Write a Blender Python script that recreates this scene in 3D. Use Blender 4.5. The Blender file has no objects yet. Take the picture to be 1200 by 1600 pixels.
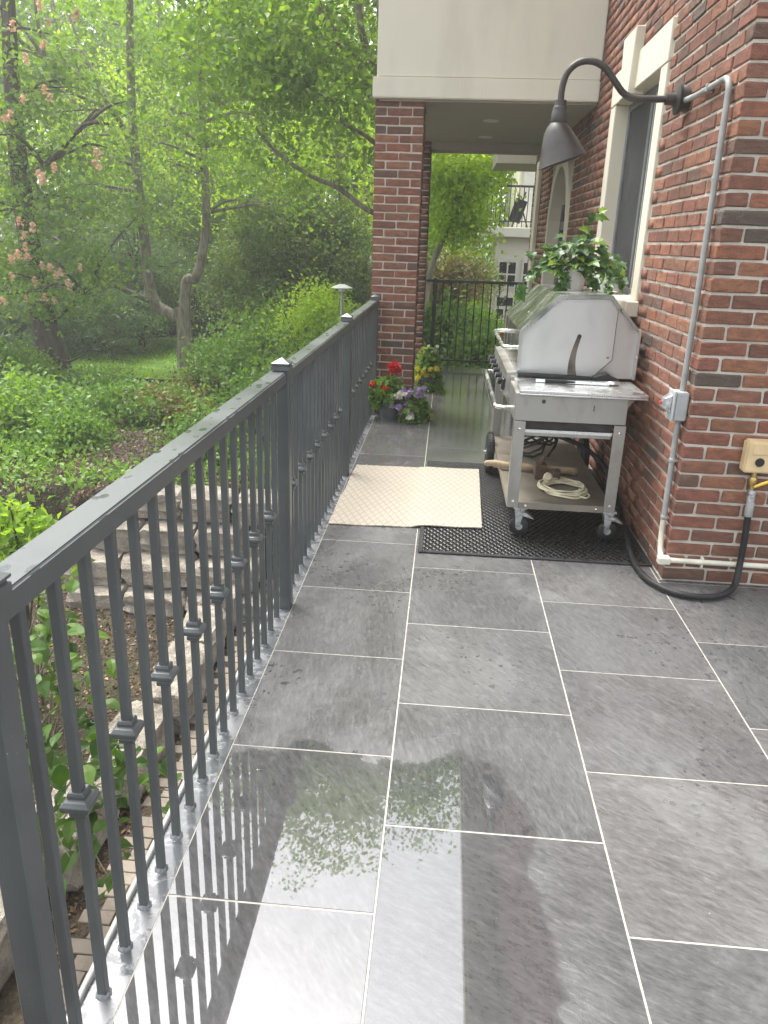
import bpy, bmesh, math, random
import numpy as np
from mathutils import Vector, Matrix
random.seed(7); RNG = np.random.default_rng(11)
R = math.radians
scn = bpy.context.scene; COL = scn.collection

# ------------------------------------------------------------------ camera
PITCH, YAW, ROLL, FPX, CAMH = 0.339259, -0.0694904, 0.0334915, 1195.83, 1.55564
cy_, sy_, cp_, sp_, cr_, sr_ = math.cos(YAW), math.sin(YAW), math.cos(PITCH), math.sin(PITCH), math.cos(ROLL), math.sin(ROLL)
FW = Vector((sy_*cp_, cy_*cp_, -sp_)); RT0 = Vector((cy_, -sy_, 0)); UP0 = RT0.cross(FW)
RT = RT0*cr_ + UP0*sr_; UPV = UP0*cr_ - RT0*sr_
cam_d = bpy.data.cameras.new('camera'); cam = bpy.data.objects.new('camera', cam_d); COL.objects.link(cam)
cam.matrix_world = Matrix(((RT.x, UPV.x, -FW.x, 0), (RT.y, UPV.y, -FW.y, 0), (RT.z, UPV.z, -FW.z, CAMH), (0, 0, 0, 1)))
cam_d.sensor_fit = 'VERTICAL'; cam_d.sensor_height = 36; cam_d.lens = 36*FPX/1600
cam_d.clip_start = 0.05; cam_d.clip_end = 600
scn.camera = cam
def at(px, py, Y):                      # a point of the photograph at a chosen depth (metres forward)
    d = RT*((px-600)/FPX) + UPV*(-(py-800)/FPX) + FW
    return Vector((0, 0, CAMH)) + d*(Y/d.y)
def project(p):
    q = Vector(p)-Vector((0, 0, CAMH)); w = q.dot(FW)
    return 600+FPX*q.dot(RT)/w, 800-FPX*q.dot(UPV)/w, w

# ------------------------------------------------------------------ world, sun, exposure
SUN_EL, SUN_AZ = 66, -38                # azimuth measured from +Y towards +X
world = bpy.data.worlds.new('World'); scn.world = world; world.use_nodes = True
nt = world.node_tree; nt.nodes.clear()
sky = nt.nodes.new('ShaderNodeTexSky'); sky.sky_type = 'NISHITA'; sky.sun_disc = False
sky.sun_elevation = R(SUN_EL); sky.sun_rotation = R(SUN_AZ); sky.air_density = 1.0; sky.dust_density = 3.0; sky.ozone_density = 1.0
hsv = nt.nodes.new('ShaderNodeHueSaturation'); hsv.inputs['Saturation'].default_value = 0.22
bg = nt.nodes.new('ShaderNodeBackground'); bg.inputs['Strength'].default_value = 0.15
wo = nt.nodes.new('ShaderNodeOutputWorld')
nt.links.new(sky.outputs[0], hsv.inputs['Color']); nt.links.new(hsv.outputs[0], bg.inputs[0]); nt.links.new(bg.outputs[0], wo.inputs[0])
sl = bpy.data.lights.new('sun', 'SUN'); sl.energy = 1.5; sl.angle = R(28); sl.color = (1, .97, .92)
so = bpy.data.objects.new('sun', sl); COL.objects.link(so)
sd = Vector((math.sin(R(SUN_AZ))*math.cos(R(SUN_EL)), math.cos(R(SUN_AZ))*math.cos(R(SUN_EL)), math.sin(R(SUN_EL))))
so.rotation_euler = sd.to_track_quat('Z', 'Y').to_euler(); so.location = sd*40
scn.view_settings.view_transform = 'Standard'; scn.view_settings.look = 'None'
scn.view_settings.exposure = 1.93; scn.cycles.max_bounces = 7; scn.cycles.diffuse_bounces = 4; scn.cycles.glossy_bounces = 3; scn.cycles.transmission_bounces = 3; scn.cycles.volume_bounces = 0; scn.view_settings.gamma = 1.0; scn.view_settings.use_curve_mapping = False

# ------------------------------------------------------------------ helpers
ORG = {}
def reg(o, org): ORG[o.name] = Vector(org)
def org_of(p): return ORG.get(p.name, Vector((0, 0, 0))) if p else Vector((0, 0, 0))
def tag(o, label=None, cat=None, group=None, kind=None):
    if label: o['label'] = label
    if cat: o['category'] = cat
    if group: o['group'] = group
    if kind: o['kind'] = kind
    return o
def thing(name, loc, label, cat, group=None):
    o = bpy.data.objects.new(name, None); COL.objects.link(o); o.location = loc; o.empty_display_size = .1
    reg(o, loc); return tag(o, label, cat, group)
def link(name, me, parent=None, loc=None):
    o = bpy.data.objects.new(name, me); COL.objects.link(o)
    if parent: o.parent = parent
    wl = Vector(loc) if loc is not None else org_of(parent)
    o.location = wl-org_of(parent); reg(o, wl); return o
class MB:
    def __init__(s): s.v = []; s.f = []
    def add(s, vs, fs):
        b = len(s.v); s.v += [tuple(v) for v in vs]; s.f += [tuple(i+b for i in f) for f in fs]; return s
    def box(s, x0, x1, y0, y1, z0, z1):
        return s.add([(x, y, z) for x in (x0, x1) for y in (y0, y1) for z in (z0, z1)],
                     [(0, 1, 3, 2), (4, 6, 7, 5), (0, 4, 5, 1), (2, 3, 7, 6), (0, 2, 6, 4), (1, 5, 7, 3)])
    def cbox(s, c, d, M=None):
        M = M or Matrix.Identity(3); c = Vector(c); h = Vector(d)/2
        return s.add([c+M@Vector((x*h.x, y*h.y, z*h.z)) for x in (-1, 1) for y in (-1, 1) for z in (-1, 1)],
                     [(0, 1, 3, 2), (4, 6, 7, 5), (0, 4, 5, 1), (2, 3, 7, 6), (0, 2, 6, 4), (1, 5, 7, 3)])
    def tube(s, pts, rad, n=8, cap=True):
        pts = [Vector(p) for p in pts]; m = len(pts)
        rad = [rad]*m if isinstance(rad, (int, float)) else rad
        t0 = (pts[1]-pts[0]).normalized(); a = t0.orthogonal().normalized(); vs = []
        for i, p in enumerate(pts):
            t = (pts[min(i+1, m-1)]-pts[max(i-1, 0)]).normalized()
            a = (a-t*a.dot(t)).normalized(); b = t.cross(a)
            for k in range(n):
                an = 2*math.pi*k/n; vs.append(p+(a*math.cos(an)+b*math.sin(an))*rad[i])
        fs = [(i*n+k, i*n+(k+1) % n, (i+1)*n+(k+1) % n, (i+1)*n+k) for i in range(m-1) for k in range(n)]
        if cap: fs += [tuple(range(n))[::-1], tuple(range((m-1)*n, m*n))]
        return s.add(vs, fs)
    def lathe(s, prof, c=(0, 0, 0), n=16, M=None, phase=0):
        M = M or Matrix.Identity(3); c = Vector(c); vs = []
        for r, z in prof:
            for k in range(n):
                an = 2*math.pi*k/n+phase; vs.append(c+M@Vector((r*math.cos(an), r*math.sin(an), z)))
        m = len(prof)
        fs = [(i*n+k, i*n+(k+1) % n, (i+1)*n+(k+1) % n, (i+1)*n+k) for i in range(m-1) for k in range(n)]
        if prof[0][0] > 1e-4: fs.append(tuple(range(n))[::-1])
        if prof[-1][0] > 1e-4: fs.append(tuple(range((m-1)*n, m*n)))
        return s.add(vs, fs)
    def prism_xz(s, poly, y0, y1):      # polygon in the x-z plane extruded along y
        n = len(poly); vs = [(x, y0, z) for x, z in poly]+[(x, y1, z) for x, z in poly]
        return s.add(vs, [tuple(range(n)), tuple(range(n, 2*n))[::-1]]+[(i, i+n, (i+1) % n+n, (i+1) % n) for i in range(n)])
    def build(s, name, mat, parent=None, smooth=None, bevel=0, seg=1, origin=None):
        o0 = Vector(origin) if origin is not None else org_of(parent)
        me = bpy.data.meshes.new(name)
        me.from_pydata([(v[0]-o0.x, v[1]-o0.y, v[2]-o0.z) for v in s.v], [], s.f)
        bm = bmesh.new(); bm.from_mesh(me)
        bmesh.ops.recalc_face_normals(bm, faces=bm.faces)
        if bevel:
            ed = [e for e in bm.edges if len(e.link_faces) == 2 and e.calc_face_angle(0) > .5]
            bmesh.ops.bevel(bm, geom=ed, offset=bevel, segments=seg, affect='EDGES', clamp_overlap=True)
        bm.to_mesh(me); bm.free()
        if mat: me.materials.append(mat)
        if smooth:
            me.polygons.foreach_set('use_smooth', [True]*len(me.polygons)); me.set_sharp_from_angle(angle=R(smooth))
        return link(name, me, parent, o0)
def smooth_path(pts, sub=6):             # Catmull-Rom through the points
    P = [Vector(p) for p in pts]; P = [P[0]*2-P[1]]+P+[P[-1]*2-P[-2]]; out = []
    for i in range(1, len(P)-2):
        a, b, c, d = P[i-1:i+3]
        for k in range(sub):
            t = k/sub; out.append(.5*((2*b)+(c-a)*t+(2*a-5*b+4*c-d)*t*t+(3*b-a-3*c+d)*t**3))
    out.append(P[-2]); return out
def tri_mesh(name, V, F, mat, parent=None, loc=None, rnd=None):   # numpy arrays, triangles
    o0 = np.array(org_of(parent) if loc is None else Vector(loc))
    me = bpy.data.meshes.new(name); V = (V-o0).astype(np.float32); n = len(F)
    me.vertices.add(len(V)); me.vertices.foreach_set('co', V.ravel())
    k = F.shape[1]
    me.loops.add(k*n); me.loops.foreach_set('vertex_index', F.astype(np.int32).ravel())
    me.polygons.add(n); me.polygons.foreach_set('loop_start', np.arange(0, k*n, k, dtype=np.int32))
    me.update(calc_edges=True)
    if rnd is not None:
        a = me.attributes.new('rnd', 'FLOAT', 'FACE'); a.data.foreach_set('value', rnd.astype(np.float32))
    me.materials.append(mat)
    return link(name, me, parent, Vector(o0))

# ------------------------------------------------------------------ materials
class NT:
    def __init__(s, name):
        s.m = bpy.data.materials.new(name); s.m.use_nodes = True; s.t = s.m.node_tree; s.t.nodes.clear()
        s.out = s.n('OutputMaterial'); s.p = s.n('BsdfPrincipled'); s.l(s.p.outputs[0], s.out.inputs[0])
    def n(s, ty, **kw):
        nd = s.t.nodes.new('ShaderNode'+ty)
        for k, v in kw.items(): setattr(nd, k, v)
        return nd
    def l(s, a, b): s.t.links.new(a, b)
    def inp(s, i, v):
        if hasattr(v, 'is_output') or isinstance(v, bpy.types.NodeSocket): s.l(v, i)
        else: i.default_value = v
    def math(s, op, a, b=0.0, c=0.0, clamp=False):
        nd = s.n('Math', operation=op, use_clamp=clamp)
        for k, v in enumerate((a, b, c)): s.inp(nd.inputs[k], v)
        return nd.outputs[0]
    def mix(s, f, a, b, blend='MIX'):
        nd = s.n('Mix', data_type='RGBA', blend_type=blend); s.inp(nd.inputs[0], f)
        for k, v in ((6, a), (7, b)): s.inp(nd.inputs[k], (v+(1,)) if isinstance(v, tuple) and len(v) == 3 else v)
        return nd.outputs[2]
    def noise(s, scale, vec=None, detail=4, rough=.55, dist=0.0):
        nd = s.n('TexNoise'); nd.inputs['Scale'].default_value = scale; nd.inputs['Detail'].default_value = detail
        nd.inputs['Roughness'].default_value = rough; nd.inputs['Distortion'].default_value = dist
        if vec is not None: s.l(vec, nd.inputs['Vector'])
        return nd.outputs[0]
    def vor(s, scale, vec=None, feat='F1'):
        nd = s.n('TexVoronoi', feature=feat); nd.inputs['Scale'].default_value = scale
        if vec is not None: s.l(vec, nd.inputs['Vector'])
        return nd.outputs['Distance']
    def ramp(s, f, stops, interp='LINEAR'):
        nd = s.n('ValToRGB'); cr = nd.color_ramp; cr.interpolation = interp
        while len(cr.elements) < len(stops): cr.elements.new(.5)
        for e, (p, c) in zip(cr.elements, stops):
            e.position = p; e.color = (c, c, c, 1) if isinstance(c, (int, float)) else tuple(c)+(1,)
        s.inp(nd.inputs[0], f); return nd.outputs[0]
    def sm(s, v, a, b, lo=0.0, hi=1.0):
        nd = s.n('MapRange', interpolation_type='SMOOTHSTEP'); s.inp(nd.inputs[0], v)
        for k, x in ((1, a), (2, b), (3, lo), (4, hi)): nd.inputs[k].default_value = x
        return nd.outputs[0]
    def mapv(s, vec, scale=(1, 1, 1), rot=(0, 0, 0), loc=(0, 0, 0)):
        nd = s.n('Mapping'); s.l(vec, nd.inputs[0]); nd.inputs[1].default_value = loc; nd.inputs[2].default_value = rot; nd.inputs[3].default_value = scale
        return nd.outputs[0]
    def pos(s): return s.n('NewGeometry').outputs['Position']
    def objc(s): return s.n('TexCoord').outputs['Object']
    def orand(s): return s.n('ObjectInfo').outputs['Random']
    def bump(s, h, strength=.3, dist=.01):
        nd = s.n('Bump'); nd.inputs['Strength'].default_value = strength; nd.inputs['Distance'].default_value = dist
        s.l(h, nd.inputs['Height']); s.l(nd.outputs[0], s.p.inputs['Normal']); return nd
    def set(s, **kw):
        for k, v in kw.items():
            k = {'col': 'Base Color', 'rough': 'Roughness', 'metal': 'Metallic', 'spec': 'Specular IOR Level', 'ior': 'IOR', 'coat': 'Coat Weight', 'coatr': 'Coat Roughness'}.get(k, k)
            s.inp(s.p.inputs[k], (v+(1,)) if isinstance(v, tuple) and len(v) == 3 else v)
        return s
def plain(name, col, rough=.5, metal=0.0, var=.25, scale=14, bump=.0, spec=.5):
    m = NT(name); ob = m.pos(); nz = m.noise(scale, ob)
    d = tuple(c*(1-var) for c in col); b = tuple(min(1, c*(1+var)) for c in col)
    m.set(col=m.mix(m.sm(nz, .3, .7), d, b), rough=m.sm(nz, .3, .7, max(.02, rough-.08), min(1, rough+.08)), metal=metal, spec=spec)
    if bump: m.bump(m.noise(scale*6, ob), bump, .004)
    return m.m
MT = {}
def mk_tile():
    m = NT('slate_tile'); po = m.pos(); rn = m.orand()
    # each tile gets its own grain direction and offset
    cmb = m.n('CombineXYZ'); m.l(m.math('MULTIPLY', rn, 37.0), cmb.inputs[0]); m.l(m.math('MULTIPLY', rn, 91.0), cmb.inputs[1])
    va = m.n('VectorMath', operation='ADD'); m.l(po, va.inputs[0]); m.l(cmb.outputs[0], va.inputs[1])
    vr = m.n('VectorRotate', rotation_type='Z_AXIS'); m.l(va.outputs[0], vr.inputs[0]); m.inp(vr.inputs['Angle'], m.math('MULTIPLY_ADD', m.math('FRACT', m.math('MULTIPLY', rn, 7.3)), 1.3, .25))
    g = m.mapv(vr.outputs[0], (7.0, 24, 1))
    streak = m.noise(2.2, g, 6, .62, .6); fine = m.noise(62, m.mapv(vr.outputs[0], (.5, 1.5, 1)), 5, .72); cloud = m.noise(2.4, va.outputs[0], 3, .5)
    c = m.ramp(m.math('ADD', m.math('MULTIPLY', streak, .5), m.math('MULTIPLY', fine, .5)), [(.30, (.048, .0475, .047)), (.46, (.085, .084, .083)), (.56, (.112, .1105, .109)), (.72, (.175, .173, .171))])
    tint = m.mix(m.math('FRACT', m.math('MULTIPLY', rn, 13.7)), (.80, .805, .82), (1.14, 1.12, 1.10))
    c = m.mix(1.0, c, tint, 'MULTIPLY')
    c = m.mix(m.sm(cloud, .45, .75, 0, .14), c, (.22, .22, .216))
    # pale drying film, dirt specks
    film = m.noise(1.7, po, 6, .66, .4); c = m.mix(m.sm(film, .55, .64, 0, .11), c, (.36, .37, .36))
    sp = m.vor(30, po); c = m.mix(m.math('MULTIPLY', m.sm(sp, .05, .03), m.sm(m.noise(2, po), .5, .6)), c, (.42, .41, .38))
    # standing water by the railing, damp film elsewhere
    xyz = m.n('SeparateXYZ'); m.l(po, xyz.inputs[0]); X, Y = xyz.outputs[0], xyz.outputs[1]
    wob = m.math('ADD', m.math('MULTIPLY', m.noise(4, po, 4, .6), .8), m.math('MULTIPLY', fine, .2))
    wet = m.math('ADD', m.math('MULTIPLY', m.sm(X, .55, .12), m.sm(Y, 2.35, 1.75)), m.math('MULTIPLY', m.math('SUBTRACT', wob, .5), 1.3))
    pud = m.sm(wet, .42, .52)
    spots = m.math('MULTIPLY', m.sm(m.noise(1.1, po, 2), .5, .56), m.sm(m.noise(26, po, 3, .6), .60, .64))
    pud = m.math('MAXIMUM', pud, spots)
    damp = m.noise(1.9, m.mapv(po, (1, .55, 1)), 5, .6, .5)
    r = m.sm(damp, .38, .62, .17, .44)
    farw = m.sm(Y, 4.8, 6.2); r = m.mix(farw, r, m.sm(damp, .35, .65, .035, .12))
    rough = m.mix(pud, r, (.008, .008, .008))
    m.set(col=m.mix(pud, c, m.mix(1.0, c, (.74, .75, .77), 'MULTIPLY')), rough=rough, ior=m.math('MULTIPLY_ADD', pud, .55, 1.6))
    b = m.bump(m.math('ADD', streak, m.math('MULTIPLY', fine, .5)), .2, .0035)
    m.inp(b.inputs['Strength'], m.math('MULTIPLY_ADD', m.math('MAXIMUM', pud, m.math('MULTIPLY', farw, .8)), -.338, .34))
    return m.m
MT['tile'] = mk_tile()
MT['grout'] = plain('grout', (.34, .325, .28), .6, var=.18, scale=30)
def mk_brick():
    m = NT('clay_brick'); g = m.n('NewGeometry')
    r = m.math('FRACT', m.math('ADD', m.math('MULTIPLY', m.orand(), 3.17), g.outputs['Random Per Island']))
    po = g.outputs['Position']; v = m.n('VectorMath', operation='ADD'); m.l(po, v.inputs[0]); m.l(r, v.inputs[1])
    c = m.ramp(r, [(0, (.285, .118, .068)), (.16, (.225, .100, .063)), (.32, (.250, .118, .074)), (.46, (.185, .090, .060)), (.58, (.300, .138, .078)), (.68, (.245, .100, .066)), (.80, (.145, .088, .062)), (.91, (.105, .088, .072)), (.955, (.240, .118, .068))], 'CONSTANT')
    gr = m.noise(16, m.mapv(po, (1, 1, 2.2)), 6, .68, .5); fn = m.noise(150, po, 3, .6)
    c = m.mix(m.sm(gr, .34, .66, .55, 0), c, (.085, .040, .033))
    c = m.mix(m.sm(gr, .56, .74, 0, .45), c, (.36, .15, .10))
    c = m.mix(m.math('MULTIPLY', m.sm(fn, .62, .72), .5), c, (.05, .03, .026))
    c = m.mix(m.math('MULTIPLY', m.sm(m.noise(5.5, po, 5, .7), .6, .74), .14), c, (.48, .43, .37))
    m.set(col=c, rough=.82, spec=.35); m.bump(m.math('ADD', gr, m.math('MULTIPLY', fn, .45)), .85, .010)
    return m.m
MT['brick'] = mk_brick()
def mk_mortar():
    m = NT('mortar'); po = m.pos(); n = m.noise(9, po, 5, .6); f = m.noise(120, po, 3)
    m.set(col=m.mix(m.sm(n, .3, .7), (.41, .38, .32), (.57, .535, .46)), rough=.9, spec=.2); m.bump(m.math('ADD', f, m.noise(28, po, 4)), .9, .006); return m.m
MT['mortar'] = mk_mortar()
def mk_stucco(name, col, streak=.25):
    m = NT(name); po = m.pos(); n = m.noise(3, m.mapv(po, (1, 1, .25)), 5, .6); b = m.noise(2, po, 4)
    c = m.mix(m.sm(n, .45, .75, 0, streak), col, tuple(x*.62 for x in col)); c = m.mix(m.sm(b, .4, .7, 0, .18), c, tuple(min(1, x*1.12) for x in col))
    m.set(col=c, rough=.85, spec=.25); m.bump(m.noise(90, po, 5, .7), .35, .004); return m.m
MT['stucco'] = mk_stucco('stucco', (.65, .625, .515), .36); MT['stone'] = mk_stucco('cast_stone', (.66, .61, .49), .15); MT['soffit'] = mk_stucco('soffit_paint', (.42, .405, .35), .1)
MT['nwall'] = mk_stucco('cream_render', (.78, .74, .64), .15)
def mk_rail():
    m = NT('charcoal_paint'); po = m.pos(); n = m.noise(4, po, 3); dr = m.vor(28, m.mapv(po, (1, .55, 1))); k = m.noise(7, po, 3)
    nz = m.n('SeparateXYZ'); m.l(m.n('NewGeometry').outputs['True Normal'], nz.inputs[0]); upf = m.sm(nz.outputs[2], .8, .95)
    wetf = m.math('MULTIPLY', m.math('MULTIPLY', m.sm(dr, .34, .26), m.sm(k, .50, .56)), upf)
    c = m.mix(m.sm(n, .3, .7), (.068, .075, .075), (.090, .098, .097))
    c = m.mix(m.math('MULTIPLY', m.sm(m.vor(75, po), .07, .04), m.sm(m.noise(3, po), .5, .62)), c, (.5, .5, .5))
    m.set(col=m.mix(wetf, c, (.042, .048, .050)), rough=m.mix(wetf, m.sm(n, .3, .7, .30, .42), (.06, .06, .06)))
    m.bump(m.math('ADD', m.math('MULTIPLY', m.sm(dr, .36, .24, 0, .7), upf), m.math('MULTIPLY', m.noise(160, po, 2), .12)), .12, .002); return m.m
MT['rail'] = mk_rail()
def mk_channel():
    m = NT('wet_flashing'); po = m.pos(); n = m.noise(26, po, 5, .65, .8); big = m.noise(3.0, po, 3)
    pud = m.sm(m.math('ADD', m.math('MULTIPLY', n, .5), m.math('MULTIPLY', big, .5)), .53, .47)
    m.set(col=m.mix(pud, (.16, .165, .17), (.10, .105, .11)), rough=m.mix(pud, (.30, .30, .30), (.03, .03, .03)), ior=1.7); m.bump(n, .25, .003); return m.m
MT['channel'] = mk_channel()
def mk_steel(name, base, rough, dirt=.5, smear=True):
    m = NT(name); po = m.pos(); n = m.noise(5, m.mapv(po, (1, 1, .5)), 5, .65, .3); br = m.noise(60, m.mapv(po, (1, 1, .03)), 3); sp = m.noise(3, po, 4, .6)
    c = m.mix(m.sm(n, .5, .85, 0, dirt), base, (.22, .20, .17)); c = m.mix(m.math('MULTIPLY', m.sm(sp, .58, .72), dirt*.6), c, (.12, .10, .08))
    m.set(col=c, metal=m.sm(n, .5, .8, .92, .6), rough=m.math('ADD', m.sm(n, .3, .7, rough-.06, rough+.14), m.math('MULTIPLY', br, .08)))
    m.bump(br, .06, .002); return m.m
MT['steel'] = mk_steel('hood_steel', (.56, .56, .54), .33, .05); MT['steel2'] = mk_steel('grimy_steel', (.38, .37, .34), .38, .85); MT['steelb'] = mk_steel('bright_steel', (.72, .72, .70), .18, .03)
MT['steelm'] = mk_steel('mirror_steel', (.46, .47, .44), .14, .08); MT['shelf'] = mk_steel('rusty_shelf', (.30, .27, .22), .5, 1.0)
MT['black'] = plain('black_rubber', (.014, .014, .015), .5, var=.3); MT['blackpl'] = plain('black_plastic', (.016, .016, .017), .52, var=.3, spec=.3)
MT['soot_shade'] = plain('soot_shade', (.035, .03, .026), .8, var=.5); MT['bronze'] = plain('bronze_paint', (.040, .034, .030), .48, var=.25, bump=.1)  # near-black tone, also used as painted shade over the drip tray
MT['conduit'] = plain('grey_conduit', (.30, .305, .29), .42, var=.12); MT['conduitw'] = plain('painted_conduit', (.60, .575, .47), .45, var=.12)
MT['boxgrey'] = plain('grey_plastic', (.36, .375, .37), .45, var=.1); MT['beige'] = plain('beige_plastic', (.62, .47, .26), .4, var=.08)
MT['brass'] = plain('brass', (.45, .33, .12), .35, 1.0); MT['yellow'] = plain('yellow_coating', (.62, .45, .05), .4); MT['red'] = plain('red_plastic', (.5, .03, .02), .4)
MT['galv'] = plain('galvanised_steel', (.52, .53, .53), .35, .9, var=.3, scale=40)
MT['cable'] = plain('cream_cable', (.55, .50, .34), .5, var=.2); MT['wood'] = plain('old_wood', (.33, .25, .15), .7, var=.35, bump=.3); MT['bone'] = plain('pale_wood', (.62, .53, .36), .6, var=.2)
MT['purple'] = plain('violet_plastic', (.10, .07, .38), .4); MT['wpot'] = plain('white_pot', (.74, .73, .69), .35, var=.06); MT['gpot'] = plain('slate_pot', (.060, .068, .075), .5, var=.2)
MT['glass'] = None
def mk_glass():
    m = NT('dark_glass'); m.set(col=(.012, .014, .015), rough=.04, ior=1.5); return m.m
MT['glass'] = mk_glass(); MT['screen'] = plain('insect_screen', (.030, .031, .032), .7, var=.2); MT['frame'] = plain('grey_frame', (.15, .155, .155), .45, var=.15); MT['wframe'] = plain('white_frame', (.72, .70, .64), .5, var=.08)
MT['blk_iron'] = plain('black_iron', (.014, .017, .015), .4, var=.2); MT['lampwhite'] = plain('white_enamel', (.82, .82, .78), .35, var=.04)
MT['bark'] = None
def mk_bark(name, a, b):
    m = NT(name); po = m.pos(); n = m.noise(9, m.mapv(po, (1, 1, .22)), 6, .7, .6); k = m.noise(3, po, 3)
    c = m.mix(m.sm(n, .35, .65), a, b); m.set(col=m.mix(m.sm(k, .5, .7, 0, .4), c, (.07, .085, .05)), rough=.9, spec=.2); m.bump(n, .8, .03); return m.m
MT['bark'] = mk_bark('grey_bark', (.13, .115, .092), (.30, .265, .21)); MT['barkd'] = mk_bark('dark_bark', (.050, .041, .032), (.12, .098, .075))
LB = (2.25, 2.0, 1.65)
def mk_leaf(name, stops, trans=.5, tcol=(1.6, 1.6, .5), obj=False, rough=.45, spec=.35):
    m = NT(name)
    r = m.orand() if obj else m.n('Attribute', attribute_name='rnd').outputs['Fac']
    stops = [(p, tuple(min(.8, x*l_) for x, l_ in zip(c_, LB))) for p, c_ in stops]
    c = m.ramp(r, stops); po = m.pos()
    c = m.mix(1.0, c, m.mix(m.sm(m.noise(.55, po, 2), .35, .65), (.78, .82, .80), (1.18, 1.14, 1.0)), 'MULTIPLY')
    m.set(col=c, rough=rough, spec=spec)
    tb = m.n('BsdfTranslucent'); m.l(m.mix(1.0, c, tcol, 'MULTIPLY'), tb.inputs[0])
    mx = m.n('MixShader'); mx.inputs[0].default_value = trans; m.l(m.p.outputs[0], mx.inputs[1]); m.l(tb.outputs[0], mx.inputs[2]); m.l(mx.outputs[0], m.out.inputs[0]); return m.m
LEAF = dict(
 maple=mk_leaf('maple_leaf', [(0, (.050, .110, .022)), (.5, (.082, .155, .030)), (1, (.125, .195, .042))]),
 bright=mk_leaf('bright_leaf', [(0, (.085, .16, .018)), (.5, (.135, .22, .026)), (1, (.19, .27, .04))]),
 mid=mk_leaf('mid_leaf', [(0, (.040, .090, .022)), (.5, (.066, .130, .032)), (1, (.105, .175, .045))]),
 dark=mk_leaf('dark_leaf', [(0, (.032, .064, .026)), (.6, (.066, .112, .040)), (.9, (.098, .135, .056)), (1, (.16, .12, .08))], .4),
 pine=mk_leaf('pine_needle', [(0, (.055, .105, .056)), (1, (.115, .175, .090))], .3, (1, 1.1, .8)),
 chest=mk_leaf('chestnut_leaf', [(0, (.038, .086, .024)), (.6, (.070, .130, .034)), (1, (.11, .17, .045))]),
 lime=mk_leaf('lime_shrub_leaf', [(0, (.13, .19, .02)), (1, (.27, .32, .04))]),
 shrub=mk_leaf('shrub_leaf', [(0, (.035, .085, .022)), (.5, (.062, .130, .030)), (1, (.11, .19, .05))], .35),
 ruddy=mk_leaf('ruddy_leaf', [(0, (.05, .055, .025)), (.5, (.075, .085, .04)), (1, (.13, .085, .06))], .3),
 ivy=mk_leaf('ivy_leaf', [(0, (.012, .038, .011)), (.55, (.025, .064, .017)), (.82, (.046, .10, .023)), (1, (.13, .20, .035))], .25, obj=True, rough=.38),
 hyd=mk_leaf('hydrangea_leaf', [(0, (.018, .046, .011)), (.6, (.032, .072, .016)), (1, (.060, .115, .024))], .35, obj=True),
 grass=mk_leaf('grass_blade', [(0, (.075, .155, .022)), (1, (.14, .235, .035))], .35))
def petal(name, col):
    col = tuple(c/l_ for c, l_ in zip(col, LB)); return mk_leaf(name, [(0, tuple(c*.8 for c in col)), (1, col)], .25, (1, 1, 1))
PET = dict(red=petal('red_petal', (.62, .018, .015)), pink=petal('pink_petal', (.78, .50, .36)), violet=petal('violet_petal', (.42, .30, .58)), yellow=petal('yellow_petal', (.70, .62, .05)), white=petal('white_petal', (.75, .75, .72)))
def mk_soil():
    m = NT('garden_soil'); po = m.pos(); n = m.noise(7, po, 6, .7); f = m.vor(34, po); big = m.noise(.7, po, 3)
    c = m.mix(m.sm(n, .35, .65), (.034, .026, .018), (.088, .067, .046)); c = m.mix(m.sm(f, .22, .1, 0, .5), c, (.16, .13, .095))
    c = m.mix(m.sm(big, .56, .66, 0, .35), c, (.045, .06, .024)); m.set(col=c, rough=.95, spec=.2); m.bump(m.math('ADD', n, f), .9, .03); return m.m
MT['soil'] = mk_soil()
def mk_lawn():
    m = NT('lawn'); po = m.pos(); n = m.noise(4, po, 5, .6); m.set(col=m.mix(m.sm(n, .35, .65), (.085, .17, .024), (.15, .25, .04)), rough=.9, spec=.2); m.bump(m.noise(40, po), .6, .03); return m.m
MT['lawn'] = mk_lawn()
def mk_rock():
    m = NT('limestone_block'); po = m.pos(); r = m.orand(); n = m.noise(5, po, 6, .65, .3); f = m.noise(45, po, 4, .65)
    c = m.mix(m.sm(n, .32, .68), (.19, .168, .138), (.46, .41, .34)); c = m.mix(m.sm(f, .55, .7, 0, .5), c, (.10, .085, .07)); c = m.mix(m.math('MULTIPLY', r, .35), c, (.34, .29, .24))
    m.set(col=c, rough=.9, spec=.25); m.bump(m.math('ADD', n, m.math('MULTIPLY', f, .7)), 1.0, .05); return m.m
MT['rock'] = mk_rock()
def mk_paver():
    m = NT('clay_paver'); po = m.pos(); r = m.orand(); n = m.noise(12, po, 5, .65)
    c = m.ramp(r, [(0, (.16, .135, .108)), (.4, (.225, .188, .148)), (.75, (.19, .155, .122)), (1, (.27, .228, .182))]); m.set(col=m.mix(m.sm(n, .5, .7, 0, .55), c, (.11, .09, .07)), rough=.8); m.bump(n, .4, .008); return m.m
MT['paver'] = mk_paver()
def mk_rmat():
    m = NT('ribbed_rubber'); po = m.pos(); x = m.n('SeparateXYZ'); m.l(po, x.inputs[0])
    h = m.math('MULTIPLY', m.math('SINE', m.math('MULTIPLY', x.outputs[0], 170.0)), m.math('SINE', m.math('MULTIPLY', x.outputs[1], 105.0)))
    n = m.noise(120, po, 2); m.set(col=m.mix(m.sm(h, 0, .8, 0, 1), (.003, .003, .003), (.028, .028, .029)), rough=m.sm(n, .4, .65, .25, .6)); m.bump(h, .9, .006); return m.m
MT['rmat'] = mk_rmat()
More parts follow.
